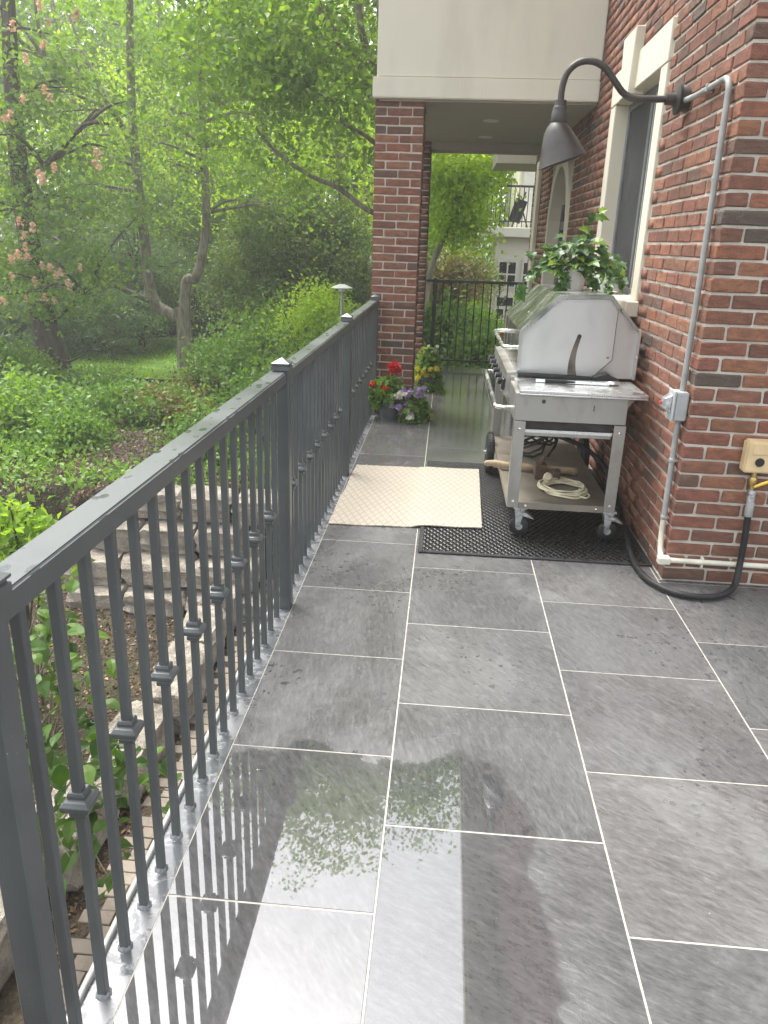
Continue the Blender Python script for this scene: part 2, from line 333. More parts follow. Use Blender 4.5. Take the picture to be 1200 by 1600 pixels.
def mk_bmat():
    m = NT('woven_straw_mat'); po = m.mapv(m.pos(), rot=(0, 0, .03)); x = m.n('SeparateXYZ'); m.l(po, x.inputs[0])
    a = m.math('MULTIPLY', x.outputs[0], math.pi/.046); b = m.math('MULTIPLY', x.outputs[1], math.pi/.106)
    h = m.math('MINIMUM', m.math('ABSOLUTE', m.math('SINE', m.math('ADD', a, b))), m.math('ABSOLUTE', m.math('SINE', m.math('SUBTRACT', a, b))))
    fib = m.noise(300, m.mapv(po, (.25, 1, 1)), 2); n = m.noise(4, po, 4)
    c = m.mix(m.sm(h, .02, .5), (.27, .238, .188), (.355, .32, .262)); c = m.mix(m.sm(n, .45, .75, 0, .35), c, (.35, .31, .24)); c = m.mix(m.sm(fib, .5, .7, 0, .25), c, (.30, .26, .20))
    m.set(col=c, rough=.85, spec=.25); m.bump(m.math('ADD', m.sm(h, 0, .6), m.math('MULTIPLY', fib, .5)), .5, .004); return m.m
MT['bmat'] = mk_bmat()
def mk_planks(name, col):
    m = NT(name); po = m.pos(); n = m.noise(8, m.mapv(po, (1, 1, .2)), 5); m.set(col=m.mix(n, tuple(c*.6 for c in col), tuple(c*1.4 for c in col)), rough=.85); return m.m
MT['fence'] = mk_planks('dark_fence_board', (.05, .042, .034)); MT['slab'] = plain('concrete', (.34, .33, .30), .85, var=.2, bump=.2)

# ------------------------------------------------------------------ ground
def terrain(x, y):
    lowz = -2.4
    f = min(1, max(0, (y-7.9-(.35*math.sin(x*2.1)+.25*math.sin(x*5.3) if x < -4 else 0))/.5))*min(1, max(0, (-2.15-x)/.35)); f = f*f*(3-2*f)
    z = lowz+f*1.05
    g = min(1, max(0, (y-11)/5)); z2 = -1.5
    z = z*(1-g)+z2*g
    return z+(.05*math.sin(x*1.7+y*.9)+.04*math.sin(x*.8-y*1.9))*(1 if x < -2.6 or y > 12 else .15)
nx_, ny_ = 150, 190
xs = np.concatenate([np.linspace(-70, -9, 40), np.linspace(-8.8, 4, 80), np.linspace(5, 70, 30)]); ys = np.concatenate([np.linspace(-12, 1, 14), np.linspace(1.2, 16, 110), np.linspace(17, 120, 66)])
V = np.array([(x, y, terrain(x, y)) for y in ys for x in xs]); nx_ = len(xs)
F = np.array([(j*nx_+i, j*nx_+i+1, (j+1)*nx_+i+1, (j+1)*nx_+i) for j in range(len(ys)-1) for i in range(nx_-1)])
g_ = tri_mesh('ground', V, F, MT['soil']); tag(g_, kind='structure')
g_.data.polygons.foreach_set('use_smooth', [True]*len(g_.data.polygons))
lawn = MB(); LX = np.linspace(-17, -3.4, 30); LY = np.linspace(16.6, 23.4, 16)
lv = [(x+(.5*math.sin(y*1.3)), y+.35*math.sin(x*1.1), terrain(x, y)+.055) for y in LY for x in LX]
lawn.add(lv, [(j*30+i, j*30+i+1, (j+1)*30+i+1, (j+1)*30+i) for j in range(15) for i in range(29)])
tag(lawn.build('lawn', MT['lawn']), kind='structure')
def blades(name, P, h, w, mat, parent=None):
    n = len(P); a = RNG.uniform(0, 2*np.pi, n); s = np.stack([np.cos(a), np.sin(a), np.zeros(n)], 1)*w*.5
    hh = h*RNG.uniform(.5, 1.2, n); t = P+np.stack([RNG.normal(0, .35, n)*hh, RNG.normal(0, .35, n)*hh, hh], 1)
    V = np.stack([P-s, P+s, t], 1).reshape(-1, 3); return tri_mesh(name, V, np.arange(3*n).reshape(-1, 3), mat, parent, rnd=RNG.random(n))
gx = RNG.uniform(-17, -3.4, 26000); gy = RNG.uniform(16.4, 23.4, 26000)
tag(blades('grass', np.stack([gx, gy, np.array([terrain(a, b) for a, b in zip(gx, gy)])+.05], 1), .07, .03, LEAF['grass']), 'short green lawn grass between the trees', 'grass', kind='stuff')

# ------------------------------------------------------------------ terrace floor
TP = .613; X0, Y0 = -.0906, 1.4407
slab = MB().box(-.612, 1.30, -1.5, 10.42, -.28, -.0013)
slab.box(1.3, 4.2, -1.5, 3.75, -.28, -.0013)
floor = slab.build('terrace_floor', MT['grout']); tag(floor, kind='structure')
TM = {}
def tile_mesh(w, d):
    k = (round(w, 3), round(d, 3))
    if k not in TM:
        b = MB(); c = .0010; x, y = w/2, d/2
        b.add([(-x, -y, -.012), (x, -y, -.012), (x, y, -.012), (-x, y, -.012), (-x, -y, -c), (x, -y, -c), (x, y, -c), (-x, y, -c), (-x+c, -y+c, 0), (x-c, -y+c, 0), (x-c, y-c, 0), (-x+c, y-c, 0)],
              [(0, 1, 5, 4), (1, 2, 6, 5), (2, 3, 7, 6), (3, 0, 4, 7), (4, 5, 9, 8), (5, 6, 10, 9), (6, 7, 11, 10), (7, 4, 8, 11), (8, 9, 10, 11)])
        me = bpy.data.meshes.new('tile'); me.from_pydata(b.v, [], b.f); me.materials.append(MT['tile']); TM[k] = me
    return TM[k]
cols = [(-.612, X0, 0), (X0, X0+TP, .5), (X0+TP, X0+2*TP, 0), (X0+2*TP, X0+3*TP, .5), (X0+3*TP, X0+4*TP, 0), (X0+4*TP, X0+5*TP, .5)]
for ci, (xa, xb, ph) in enumerate(cols):
    for n in range(-5, 16):
        ya = Y0+(n+ph)*TP; yb = ya+TP; xe = xb
        ymax = 10.42 if ci < 3 else 3.62
        if ya > ymax-.03: continue
        yb = min(yb, ymax); g = .0027
        if ci == 2 and ya > 3.6: xe = 1.154
        link('tile', tile_mesh(xe-xa-2*g, yb-ya-2*g), floor, ((xa+xe)/2, (ya+yb)/2, random.uniform(-.0002, .0003)))

link('tile', tile_mesh(.0145, .262), floor, (1.1465, 3.757, 0))
# ------------------------------------------------------------------ bricks
BL, BW, BG, BC = .203, .095, .012, .0695
BH = BC-.0125
BM = {}
def brick_mesh(l, w, h, var):
    k = (round(l, 3), round(w, 3), round(h, 3), var)
    if k not in BM:
        rr = random.Random(hash(k)); bm = bmesh.new(); bmesh.ops.create_cube(bm, size=1)
        for v in bm.verts: v.co = Vector((v.co.x*l, v.co.y*w, v.co.z*h))
        bmesh.ops.bevel(bm, geom=bm.edges[:], offset=.005, segments=1, affect='EDGES')
        for v in bm.verts: v.co += Vector((rr.uniform(-1, 1), rr.uniform(-1, 1), rr.uniform(-1, 1)))*.0026
        me = bpy.data.meshes.new('brick'); bm.to_mesh(me); bm.free(); me.materials.append(MT['brick']); BM[k] = me
    return BM[k]
class Bricks:                               # collects axis-aligned bricks, then builds them as parts and a joined rest
    def __init__(s): s.b = []
    def add(s, x0, x1, y0, y1, z0, z1):
        if min(x1-x0, y1-y0) > .02: s.b.append((x0, x1, y0, y1, z0, z1))
    def build(s, parent, limit, min_px=0):
        sc = []
        for b in s.b:
            x0, x1, y0, y1, z0, z1 = b; c = ((x0+x1)/2, (y0+y1)/2, (z0+z1)/2)
            px, py, w = project(c); a = 0
            if w > .3 and -60 < px < 1260 and -60 < py < 1660:
                fx = abs(c[0]) * (y1-y0)*(z1-z0); fy = c[1]*(x1-x0)*(z1-z0); a = (fx+fy)/w**3
            sc.append(a)
        order = np.argsort(-np.array(sc)); rest = []
        for k, i in enumerate(order):
            x0, x1, y0, y1, z0, z1 = s.b[i]
            if k < limit and sc[i] > 0:
                d = (x1-x0, y1-y0, z1-z0)
                o = link('brick', brick_mesh(d[0], d[1], d[2], random.randint(0, 4)), parent, ((x0+x1)/2+random.uniform(-.002, .002), (y0+y1)/2+random.uniform(-.002, .002), (z0+z1)/2+random.uniform(-.001, .001)))
                o.rotation_euler = (random.uniform(-.009, .009), random.uniform(-.009, .009), random.uniform(-.006, .006))
            else: rest.append(s.b[i])
        if rest:
            A = np.array(rest)+RNG.normal(0, .0017, (len(rest), 6))
            c = .004; V = []
            # chamfered outline: 8 corner verts pulled in on each face would be heavy, a plain box with jitter is enough here
            for ix in (0, 1):
                for iy in (2, 3):
                    for iz in (4, 5): V.append(np.stack([A[:, ix], A[:, iy], A[:, iz]], 1))
            V = np.stack(V, 1).reshape(-1, 3); q = np.array([(0, 1, 3, 2), (4, 6, 7, 5), (0, 4, 5, 1), (2, 3, 7, 6), (0, 2, 6, 4), (1, 5, 7, 3)])
            F = (np.arange(len(rest))[:, None, None]*8+q[None]).reshape(-1, 4)
            o = tri_mesh('brickwork', V, F, MT['brick'], parent); tag(o, kind='stuff')
def pillar_bricks(x0, y0, z0, n):
    B = Bricks(); S = 2*BL+BG
    for k in range(n):
        za = z0+k*BC; zb = za+BH; a, b = x0, y0
        if k % 2 == 0:
            for yy in (b, b+S-BW):
                B.add(a, a+BL, yy, yy+BW, za, zb); B.add(a+BL+BG, a+S, yy, yy+BW, za, zb)
            for xx in (a, a+S-BW): B.add(xx, xx+BW, b+BW+BG, b+S-BW-BG, za, zb)
        else:
            for xx in (a, a+S-BW):
                B.add(xx, xx+BW, b, b+BL, za, zb); B.add(xx, xx+BW, b+BL+BG, b+S, za, zb)
            for yy in (b, b+S-BW): B.add(a+BW+BG, a+S-BW-BG, yy, yy+BW, za, zb)
    return B
S_ = 2*BL+BG
def pillar(x, y, label, limit):
    p = thing('brick_pillar', (x+S_/2, y+S_/2, -.003), label, 'pillar')
    MB().box(x+.0075, x+S_-.0075, y+.0075, y+S_-.0075, -.003, 2.70).build('mortar_core', MT['mortar'], p)
    pillar_bricks(x, y, .003, 39).build(p, limit); return p
pillar(-.694, 7.27, 'red brick pillar at the end of the charcoal railing, red geraniums at its foot', 300)
pillar(-.694, 9.93, 'shaded brick pillar at the corner beside the thin black railing', 0)

# ------------------------------------------------------------------ brick building
WX, CY = 1.16, 3.62
bld = thing('brick_building', (WX+.6, CY+.6, -.28), 'red brick house wall with cream stone window surround beside the barbecue', 'house')
WIN = (4.93, 6.52, 1.17, 2.765)                # stone surround of the near window (y0, y1, z0, z1)
ARC = (8.25, 9.95, .0, 2.55)                  # stone surround of the arched door
KEY = (5.70, 6.08, 2.765, 2.90)
mw = MB(); wo_ = [(WIN[0]+.10, WIN[1]-.11, 1.21, 2.62), (ARC[0]+.1, ARC[1]-.1, -.1, 2.45)]
def wall_boxes(mb, x0, x1, y0, y1, z0, z1, holes):
    ysn = sorted({y0, y1, *[h[0] for h in holes], *[h[1] for h in holes]})
    for a, b in zip(ysn[:-1], ysn[1:]):
        m_ = (a+b)/2; segs = [(z0, z1)]
        for h in holes:
            if h[0] < m_ < h[1]: segs = [s for s in ((z0, h[2]), (h[3], z1)) if s[1]-s[0] > .001]
        for s in segs: mb.box(x0, x1, a, b, s[0], s[1])
wall_boxes(mw, WX+.0075, WX+.30, CY+.0075, 12.0, -.28, 7.6, wo_)
wall = mw.build('wall', MT['mortar'], bld)
mr = MB().box(WX+.3, 4.6, CY+.0075, CY+.30, -.28, 7.6).build('return_wall', MT['mortar'], bld)
B1 = Bricks(); B2 = Bricks()
def holes_at(za, zb):
    H = []
    for h in (WIN, ARC, KEY):
        if zb > h[2]+.005 and za < h[3]-.005: H.append((h[0]-.004, h[1]+.004))
    return H
for k in range(-1, 108):
    za = .004+k*BC; zb = za+BH; odd = k % 2
    ystart = CY if odd else CY+BW+BG
    y = ystart; H = holes_at(za, zb); first = odd
    while y < 11.9:
        segs = [(y, min(y+BL, 12.0))]
        for h in H:
            ns = []
            for a, b in segs:
                if b <= h[0] or a >= h[1]: ns.append((a, b))
                else:
                    if a < h[0]: ns.append((a, h[0]))
                    if b > h[1]: ns.append((h[1], b))
            segs = ns
        for a, b in segs: B1.add(WX, WX+BW, a, b, za, zb)
        y += BL+BG
    x = WX if not odd else WX+BW+BG
    while x < 4.5:
        B2.add(x, min(x+BL, 4.6), CY, CY+BW, za, zb); x += BL+BG
B1.build(wall, 210); B2.build(mr, 90)
ST = MT['stone']
MB().box(WX-.012, WX+.28, WIN[0], WIN[0]+.15, 1.265, 2.545).build('window_jamb', ST, bld, bevel=.004)
MB().box(WX-.012, WX+.28, WIN[1]-.17, WIN[1], 1.265, 2.545).build('window_jamb', ST, bld, bevel=.004)
MB().box(WX-.016, WX+.28, WIN[0], WIN[1], 2.547, 2.765).build('lintel', ST, bld, bevel=.005)
MB().add([(WX-.055, 5.70, 2.90), (WX-.055, 6.08, 2.90), (WX-.055, 6.03, 2.52), (WX-.055, 5.75, 2.52), (WX+.05, 5.70, 2.90), (WX+.05, 6.08, 2.90), (WX+.05, 6.03, 2.52), (WX+.05, 5.75, 2.52)],
         [(0, 1, 2, 3), (4, 7, 6, 5), (0, 4, 5, 1), (1, 5, 6, 2), (2, 6, 7, 3), (3, 7, 4, 0)]).build('keystone', ST, bld, bevel=.005)
MB().box(WX-.075, WX+.28, WIN[0]-.03, WIN[1]+.03, 1.17, 1.263).build('window_sill', ST, bld, bevel=.006)
# casement window: dark frame, insect screen, pane
wy0, wy1 = WIN[0]+.15, WIN[1]-.17
fr = MB(); fr.box(WX+.085, WX+.14, wy0, wy0+.045, 1.263, 2.547).box(WX+.085, WX+.14, wy1-.045, wy1, 1.263, 2.547)
fr.box(WX+.086, WX+.139, wy0+.045, wy1-.045, 2.50, 2.547).box(WX+.086, WX+.139, wy0+.045, wy1-.045, 1.263, 1.31).box(WX+.088, WX+.137, 5.62, 5.67, 1.31, 2.50)
win = fr.build('window', MT['frame'], bld, bevel=.004)
MB().box(WX+.112, WX+.118, wy0+.045, 5.62, 1.31, 2.50).build('pane', MT['glass'], win)
MB().box(WX+.100, WX+.104, 5.67, wy1-.045, 1.31, 2.50).build('insect_screen', MT['screen'], win)
MB().box(WX+.090, WX+.098, 5.55, 5.575, 1.31, 2.50).box(WX+.088, WX+.098, 5.20, 5.215, 1.31, 2.50).build('sash_bar', MT['conduit'], win)
hd = MB().box(WX+.05, WX+.085, 5.30, 5.42, 1.27, 1.285); hd.build('window_handle', MT['steelb'], win, bevel=.004)
MB().box(WX+.28, WX+.285, wy0, wy1, 1.263, 2.547).build('blind', plain('grey_blind', (.20, .20, .19), .8), win)
# stone cornice above
MB().box(WX-.10, WX+.05, 7.47, 11.95, 3.33, 3.52).box(WX-.06, WX+.05, 7.45, 11.96, 3.23, 3.328).build('cornice', ST, bld, bevel=.006)
# arched door surround
a0, a1 = ARC[0], ARC[1]; cyy = (a0+a1)/2; ri = (a1-a0)/2-.16; zc = 2.38-ri
def arch(mb, r0, r1, x0, x1, n=14):
    for i in range(n):
        t0, t1 = math.pi*i/n, math.pi*(i+1)/n; pts = []
        for x in (x0, x1):
            for t, r in ((t0, r0), (t0, r1), (t1, r1), (t1, r0)): pts.append((x, cyy+r*math.cos(t), zc+r*math.sin(t)))
        mb.add(pts, [(0, 1, 2, 3), (7, 6, 5, 4), (0, 4, 5, 1), (1, 5, 6, 2), (2, 6, 7, 3), (3, 7, 4, 0)])
am = MB(); arch(am, ri, ri+.16, WX-.014, WX+.2); am.box(WX-.014, WX+.2, a0, a0+.16, -.003, zc).box(WX-.014, WX+.2, a1-.16, a1, -.003, zc)
am.build('arch_surround', ST, bld)
sp_ = MB()                                     # brick-coloured spandrel filled with stone above the arch
sp_.box(WX+.002, WX+.15, a0, a1, zc+ri+.14, 2.55); sp_.build('arch_spandrel', MT['mortar'], bld)
dm = MB(); dm.box(WX+.12, WX+.16, a0+.16, a0+.25, 0, 2.3).box(WX+.12, WX+.16, a1-.25, a1-.16, 0, 2.3).box(WX+.12, WX+.16, cyy-.05, cyy+.05, 0, 2.35).box(WX+.121, WX+.159, a0+.25, a1-.25, 1.75, 1.84)
dr = dm.build('garden_door', MT['frame'], bld); MB().box(WX+.14, WX+.145, a0+.1, a1-.1, 0, 2.45).build('pane', MT['glass'], dr)
# roof eave high above
MB().box(.80, 5.0, 3.25, 14.3, 7.6, 7.75).box(.76, 5.0, 3.2, 14.35, 7.75, 8.05).build('eave', MT['stucco'], bld)
MB().box(WX-.05, WX-.001, 11.05, 11.35, -.003, 2.62).box(WX-.07, WX-.001, 11.02, 11.38, -.004, .25).build('pilaster', ST, bld, bevel=.006)
can = MB().box(.60, WX+.2, 12.01, 13.2, 2.66, 3.2); can.build('far_canopy', MT['stucco'], bld, bevel=.006)

# ------------------------------------------------------------------ upper balcony over the terrace
ub = thing('upper_balcony', (.2, 8.8, 2.69), 'off white stucco balcony box carried by the brick pillars', 'balcony')
MB().box(-.685, WX-.002, 7.215, 10.35, 2.855, 3.85).build('parapet', MT['stucco'], ub, bevel=.008, seg=2)
MB().box(-.715, WX-.003, 7.185, 10.38, 2.695, 2.853).build('band', MT['stucco'], ub, bevel=.008, seg=2)
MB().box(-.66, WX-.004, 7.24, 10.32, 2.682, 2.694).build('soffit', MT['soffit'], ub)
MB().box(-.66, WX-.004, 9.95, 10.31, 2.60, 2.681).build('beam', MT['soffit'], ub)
for yy in (8.22, 9.42):
    d = MB().lathe([(.055, 0), (.075, -.004), (.078, .002)], (.33, yy, 2.680), 20); dl = d.build('downlight', MT['lampwhite'], ub, smooth=40)
    MB().lathe([(.05, -.0045), (.05, -.003)], (.33, yy, 2.680), 16).build('lens', MT['wframe'], dl)

# ------------------------------------------------------------------ charcoal railing
RX = -.660
rl = thing('terrace_railing', (RX, 4.1, -.05), 'charcoal metal railing with collared balusters along the terrace edge', 'railing')
MB().box(RX-.036, RX+.036, .3, 7.25, 1.000, 1.050).build('top_rail', MT['rail'], rl, bevel=.005, seg=3, smooth=40)
MB().box(RX-.038, RX+.046, .2, 7.26, -.06, -.012).build('base_channel', MT['channel'], rl, bevel=.003)
MB().box(RX-.050, RX-.038, .2, 7.26, -.06, .006).build('outer_lip', MT['conduit'], rl, bevel=.003)
bal = MB().box(-.0102, .0102, -.0102, .0102, -.012, 1.0); bme = bal.build('baluster', MT['rail'], rl, bevel=.002, origin=(0, 0, 0)).data
bpy.data.objects.remove(bpy.data.objects['baluster'])
prof = [(.0105, -.030), (.0165, -.030), (.0175, -.020), (.0145, -.014), (.027, -.010), (.029, -.004), (.029, .003), (.0255, .007), (.0225, .011), (.0165, .014), (.0175, .022), (.0150, .029), (.0105, .029)]
kb = MB().lathe([(r*1.414, z) for r, z in prof], (0, 0, 0), 4, phase=math.pi/4)
kme = kb.build('collar', MT['rail'], rl, bevel=.0012, origin=(0, 0, 0)).data; bpy.data.objects.remove(bpy.data.objects['collar'])
wb = MB().lathe([(.020, -.004), (.018, .003), (.0125, .009), (.010, .010)], (0, 0, 0), 8); wme = wb.build('weld', MT['channel'], rl, smooth=60, origin=(0, 0, 0)).data; bpy.data.objects.remove(bpy.data.objects['weld'])
posts = [.94, 3.075, 5.165, 7.215]
nb = 0
for seg in range(-1, 3):
    ya = posts[seg] if seg >= 0 else posts[0]-2.09; yb = posts[seg+1]
    n = 17; st = (yb-ya)/(n+1)
    for k in range(1, n+1):
        y = ya+k*st
        if y < .45: continue
        b = link('baluster', bme, rl, (RX, y, 0))
        if k % 2 == 0 and k < 18:
            link('collar', kme, b, (RX, y, .504))
        link('weld', wme, b, (RX, y, -.012))
pm = MB(); pb = .026
pm.box(-pb, pb, -pb, pb, -.055, 1.062); pme = pm.build('post', MT['rail'], rl, bevel=.004, origin=(0, 0, 0)).data; bpy.data.objects.remove(bpy.data.objects['post'])
cm = MB().lathe([(.052, 1.055), (.052, 1.070), (.046, 1.072), (.046, 1.076), (.053, 1.078), (.053, 1.083), (.002, 1.103)], (0, 0, 0), 4, phase=math.pi/4)
cme = cm.build('cap', MT['rail'], rl, origin=(0, 0, 0)).data; bpy.data.objects.remove(bpy.data.objects['cap'])
for y in posts:
    p = link('post', pme, rl, (RX+.018, y, 0)); link('post_cap', cme, p, (RX+.012, y, 0))

# ------------------------------------------------------------------ thin black railing at the far end
fr_ = thing('end_railing', (.35, 10.38, -.003), 'thin black metal railing across the far end of the terrace', 'railing')
FY = 10.38
MB().box(-.27, 1.02, FY-.016, FY+.016, 1.085, 1.12).build('top_rail', MT['blk_iron'], fr_, bevel=.004)
MB().box(-.27, 1.02, FY-.012, FY+.012, .075, .10).build('bottom_rail', MT['blk_iron'], fr_, bevel=.003)
for x in (-.155, .99): MB().box(x-.025, x+.025, FY-.025, FY+.025, -.003, 1.135).build('post', MT['blk_iron'], fr_, bevel=.004)
for k in range(10): 
    x = -.155+(k+1)*1.145/11; MB().box(x-.008, x+.008, FY-.008, FY+.008, .10, 1.085).build('baluster', MT['blk_iron'], fr_)

# ------------------------------------------------------------------ mats
t = thing('rubber_mat', (.53, 4.68, 0), 'black ribbed rubber mat under the barbecue', 'mat')
MB().box(-.05, 1.125, 3.80, 5.56, .0006, .009).build('ribbed_sheet', MT['rmat'], t)
e = MB(); e.box(-.075, -.05, 3.775, 5.585, .0005, .012).box(1.125, 1.15, 3.775, 5.585, .0005, .012).box(-.05, 1.125, 3.775, 3.80, .0005, .0119).box(-.05, 1.125, 5.56, 5.585, .0005, .0119)
e.build('border', MT['black'], t, bevel=.003)
bm_ = MB(); nxm, nym = 22, 26; cs = [(-.610, 4.125), (.278, 4.165), (.305, 5.385), (-.590, 5.385)]
vs = []
for top in (1, 0):
    for j in range(nym+1):
        for i in range(nxm+1):
            u, v = i/nxm, j/nym
            x = (cs[0][0]*(1-u)+cs[1][0]*u)*(1-v)+(cs[3][0]*(1-u)+cs[2][0]*u)*v; y = (cs[0][1]*(1-u)+cs[1][1]*u)*(1-v)+(cs[3][1]*(1-u)+cs[2][1]*u)*v
            onm = min(1, max(0, (x+.14)/.06)); z = .0015+.0125*onm+.0022*math.sin(9*u+4*v)*(v)+.0015*math.sin(21*u)*(1-v)+.001
            if u < .03: x += .004*math.sin(v*14)
            vs.append((x, y+.006*math.sin(u*7)*(v-.5), max(z, .0012)+(.006 if top else 0)))
n1 = (nxm+1)*(nym+1); fs = []
for j in range(nym):
    for i in range(nxm):
        a = j*(nxm+1)+i; fs += [(a, a+1, a+nxm+2, a+nxm+1), (a+n1, a+n1+nxm+1, a+n1+nxm+2, a+n1+1)]
for i in range(nxm): fs += [(i, i+n1, i+1+n1, i+1), (nym*(nxm+1)+i, nym*(nxm+1)+i+1, nym*(nxm+1)+i+1+n1, nym*(nxm+1)+i+n1)]
for j in range(nym): a = j*(nxm+1); b = a+nxm; fs += [(a, a+nxm+1, a+nxm+1+n1, a+n1), (b, b+n1, b+nxm+1+n1, b+nxm+1)]
bm_.add(vs, fs); tag(bm_.build('straw_mat', MT['bmat'], smooth=40, origin=(-.15, 4.75, 0)), 'beige woven straw mat overlapping the black rubber mat', 'mat')

# ------------------------------------------------------------------ barbecue
bq = thing('barbecue_grill', (.70, 4.85, .01), 'stainless steel barbecue trolley with closed hood on the rubber mat', 'barbecue')
S1, S2, SB = MT['steel'], MT['steel2'], MT['steelb']
YN, YF = 4.06, 5.72
for (lx, ly) in ((.398, YN), (.925, YN), (.398, YF-.06), (.925, YF-.06)):
    near = ly == YN
    lg = MB(); z0 = .19 if near else .15
    lg.box(lx, lx+.062, ly, ly+.006, z0, .675).box(lx if lx < .6 else lx+.056, (lx+.006) if lx < .6 else lx+.062, ly+.006, ly+.06, z0, .675)
    o = lg.build('leg', S2, bq, bevel=.001)
    if near:
        for zz in (.225, .635): MB().lathe([(.008, 0), (.007, .004), (.003, .006)], (lx+.031, ly, zz), 8, M=Matrix.Rotation(R(90), 3, 'X')).build('bolt', SB, o, smooth=40)
sh = MB(); sh.box(.405, .98, YN+.006, YF-.07, .203, .212).box(.462, .923, YN+.001, YN+.008, .185, .222).box(.400, .406, YN+.06, YF-.06, .185, .222)
bs = sh.build('bottom_shelf', MT['shelf'], bq)
for xx in (.50, .885): MB().lathe([(.008, 0), (.007, .004), (.003, .006)], (xx, YN+.001, .203), 8, M=Matrix.Rotation(R(90), 3, 'X')).build('bolt', SB, bs, smooth=40)
MB().box(.395, .985, YN+.012, 4.46, .676, .826).build('end_panel', S2, bq, bevel=.003)
MB().box(.392, .985, 4.462, YF, .676, .852).build('firebox', S2, bq, bevel=.004)
MB().lathe([(.011, 0), (.011, .003), (.001, .003)], (.545, YN+.013, .785), 12, M=Matrix.Rotation(R(90), 3, 'X')).build('hole', MT['soot_shade'], bq)
MB().box(.808, .812, YN+.009, YN+.014, .745, .775).build('slit', MT['soot_shade'], bq)
MB().box(.462, .922, YN+.03, YF-.1, .592, .624).build('drip_tray', S2, bq, bevel=.003); MB().box(.455, .925, YN+.02, YN+.028, .613, .630).build('tray_lip', SB, bq)
MB().box(.46, .92, YN+.035, YF-.1, .632, .6755).build('tray_shadow_gap', MT['soot_shade'], bq)  # dark block colours in the shadow of the gap above the tray
ss = MB(); ss.box(.415, 1.078, YN-.012, 4.468, .829, .845).box(.415, 1.078, YN-.014, YN-.006, .818, .828); ss.build('side_shelf', SB, bq, bevel=.003)
MB().add([(.985, 4.2, .825), (1.07, 4.2, .825), (.985, 4.2, .70), (.985, 4.21, .825), (1.07, 4.21, .825), (.985, 4.21, .70)], [(0, 1, 2), (3, 5, 4), (0, 3, 4, 1), (1, 4, 5, 2), (2, 5, 3, 0)]).build('bracket', S2, bq)
# hood
hp = [(.430, .853), (.430, 1.100), (.632, 1.300), (.915, 1.308), (.965, 1.246), (.965, .960), (.885, .875), (.882, .853)]
rim = MB(); rp = [(.424, .853), (.424, 1.103), (.629, 1.307), (.919, 1.315), (.973, 1.249)]; rq = [(.443, .853), (.443, 1.090), (.642, 1.286), (.906, 1.293), (.953, 1.235)]
n = len(rp); vs = [(x, y, z) for y in (4.462, YF-.02) for (x, z) in rp]+[(x, y, z) for y in (4.462, YF-.02) for (x, z) in rq]
fs = []
for i in range(n-1): fs += [(i, i+1, n+i+1, n+i), (2*n+i, 3*n+i, 3*n+i+1, 2*n+i+1), (i, 2*n+i, 2*n+i+1, i+1), (n+i, n+i+1, 3*n+i+1, 3*n+i)]
fs += [(0, n, 3*n, 2*n), (n-1, 3*n-1, 4*n-1, 2*n-1)]
rim.add(vs, fs); hood = rim.build('hood', MT['steelm'], bq)
ep = MB().prism_xz([(x, z) for x, z in [(.441, .854), (.441, 1.094), (.638, 1.290), (.909, 1.297), (.956, 1.239), (.956, .965), (.875, .880), (.872, .854)]], 4.478, 4.484); ep.build('end_plate', S1, hood, bevel=.001)
MB().prism_xz([(.441, .854), (.441, 1.094), (.638, 1.290), (.909, 1.297), (.956, 1.239), (.956, .854)], YF-.045, YF-.039).build('end_plate', S1, hood)
sl_ = []
for i in range(11):
    t_ = i/10; sl_.append((.760-.034*math.sin(t_*2.1)+.012*t_, 1.088-.225*t_, .012+.014*t_**1.5))
sv = MB(); L_ = [(x-w, z) for x, z, w in sl_]; R_ = [(x+w, z) for x, z, w in sl_][::-1]
capp = [(.760+.012*math.cos(a), 1.088+.012*math.sin(a)) for a in (math.pi*.75, math.pi*.5, math.pi*.25)][::-1]
sv.prism_xz([p for p in L_+R_+capp], 4.4762, 4.4775); sv.build('vent_slot', plain('scorched_steel', (.13, .11, .09), .5, .6, var=.4), hood)
MB().lathe([(.0115, 0), (.0115, .002), (.001, .002)], (.7595, 4.4760, 1.0865), 12, M=Matrix.Rotation(R(90), 3, 'X')).build('slot_hole', MT['black'], hood)
for (xx, zz) in ((.935, .975), (.928, .975)): MB().lathe([(.004, 0), (.004, .003), (.001, .004)], (xx, 4.478, zz), 8, M=Matrix.Rotation(R(90), 3, 'X')).build('screw', MT['soot_shade'], hood)
bk = MB().prism_xz([(.80, .855), (.84, .90), (.940, .965), (.940, 1.262), (.966, 1.240), (1.075, 1.132), (1.092, 1.10), (1.092, .855)], 4.505, YF-.03); back = bk.build('back_housing', S1, bq)
be = MB(); be.add([(.977, 4.462, 1.250), (.970, 4.462, 1.236), (1.082, 4.462, 1.136), (1.072, 4.462, 1.128), (.977, 5.70, 1.250), (.970, 5.70, 1.236), (1.082, 5.70, 1.136), (1.072, 5.70, 1.128)], [(0, 2, 3, 1), (4, 5, 7, 6), (0, 4, 6, 2), (1, 3, 7, 5), (2, 6, 7, 3), (0, 1, 5, 4)]); be.build('back_rim', S2, back)
MB().box(1.083, 1.097, 4.47, 5.70, .856, 1.135).build('back_flange', S1, back)
MB().lathe([(.006, 0), (.006, .012), (.002, .014)], (1.088, 4.47, .985), 8, M=Matrix.Rotation(R(90), 3, 'X')).build('hinge_pin', SB, back)
MB().tube([(.957, 4.4785, 1.236), (.957, 4.4785, .963), (.876, 4.4785, .879), (.872, 4.4785, .855)], .0016, 4).build('seam', MT['soot_shade'], hood)
MB().box(.50, .53, 4.85, 4.87, 1.178, 1.186).build('badge', SB, hood)
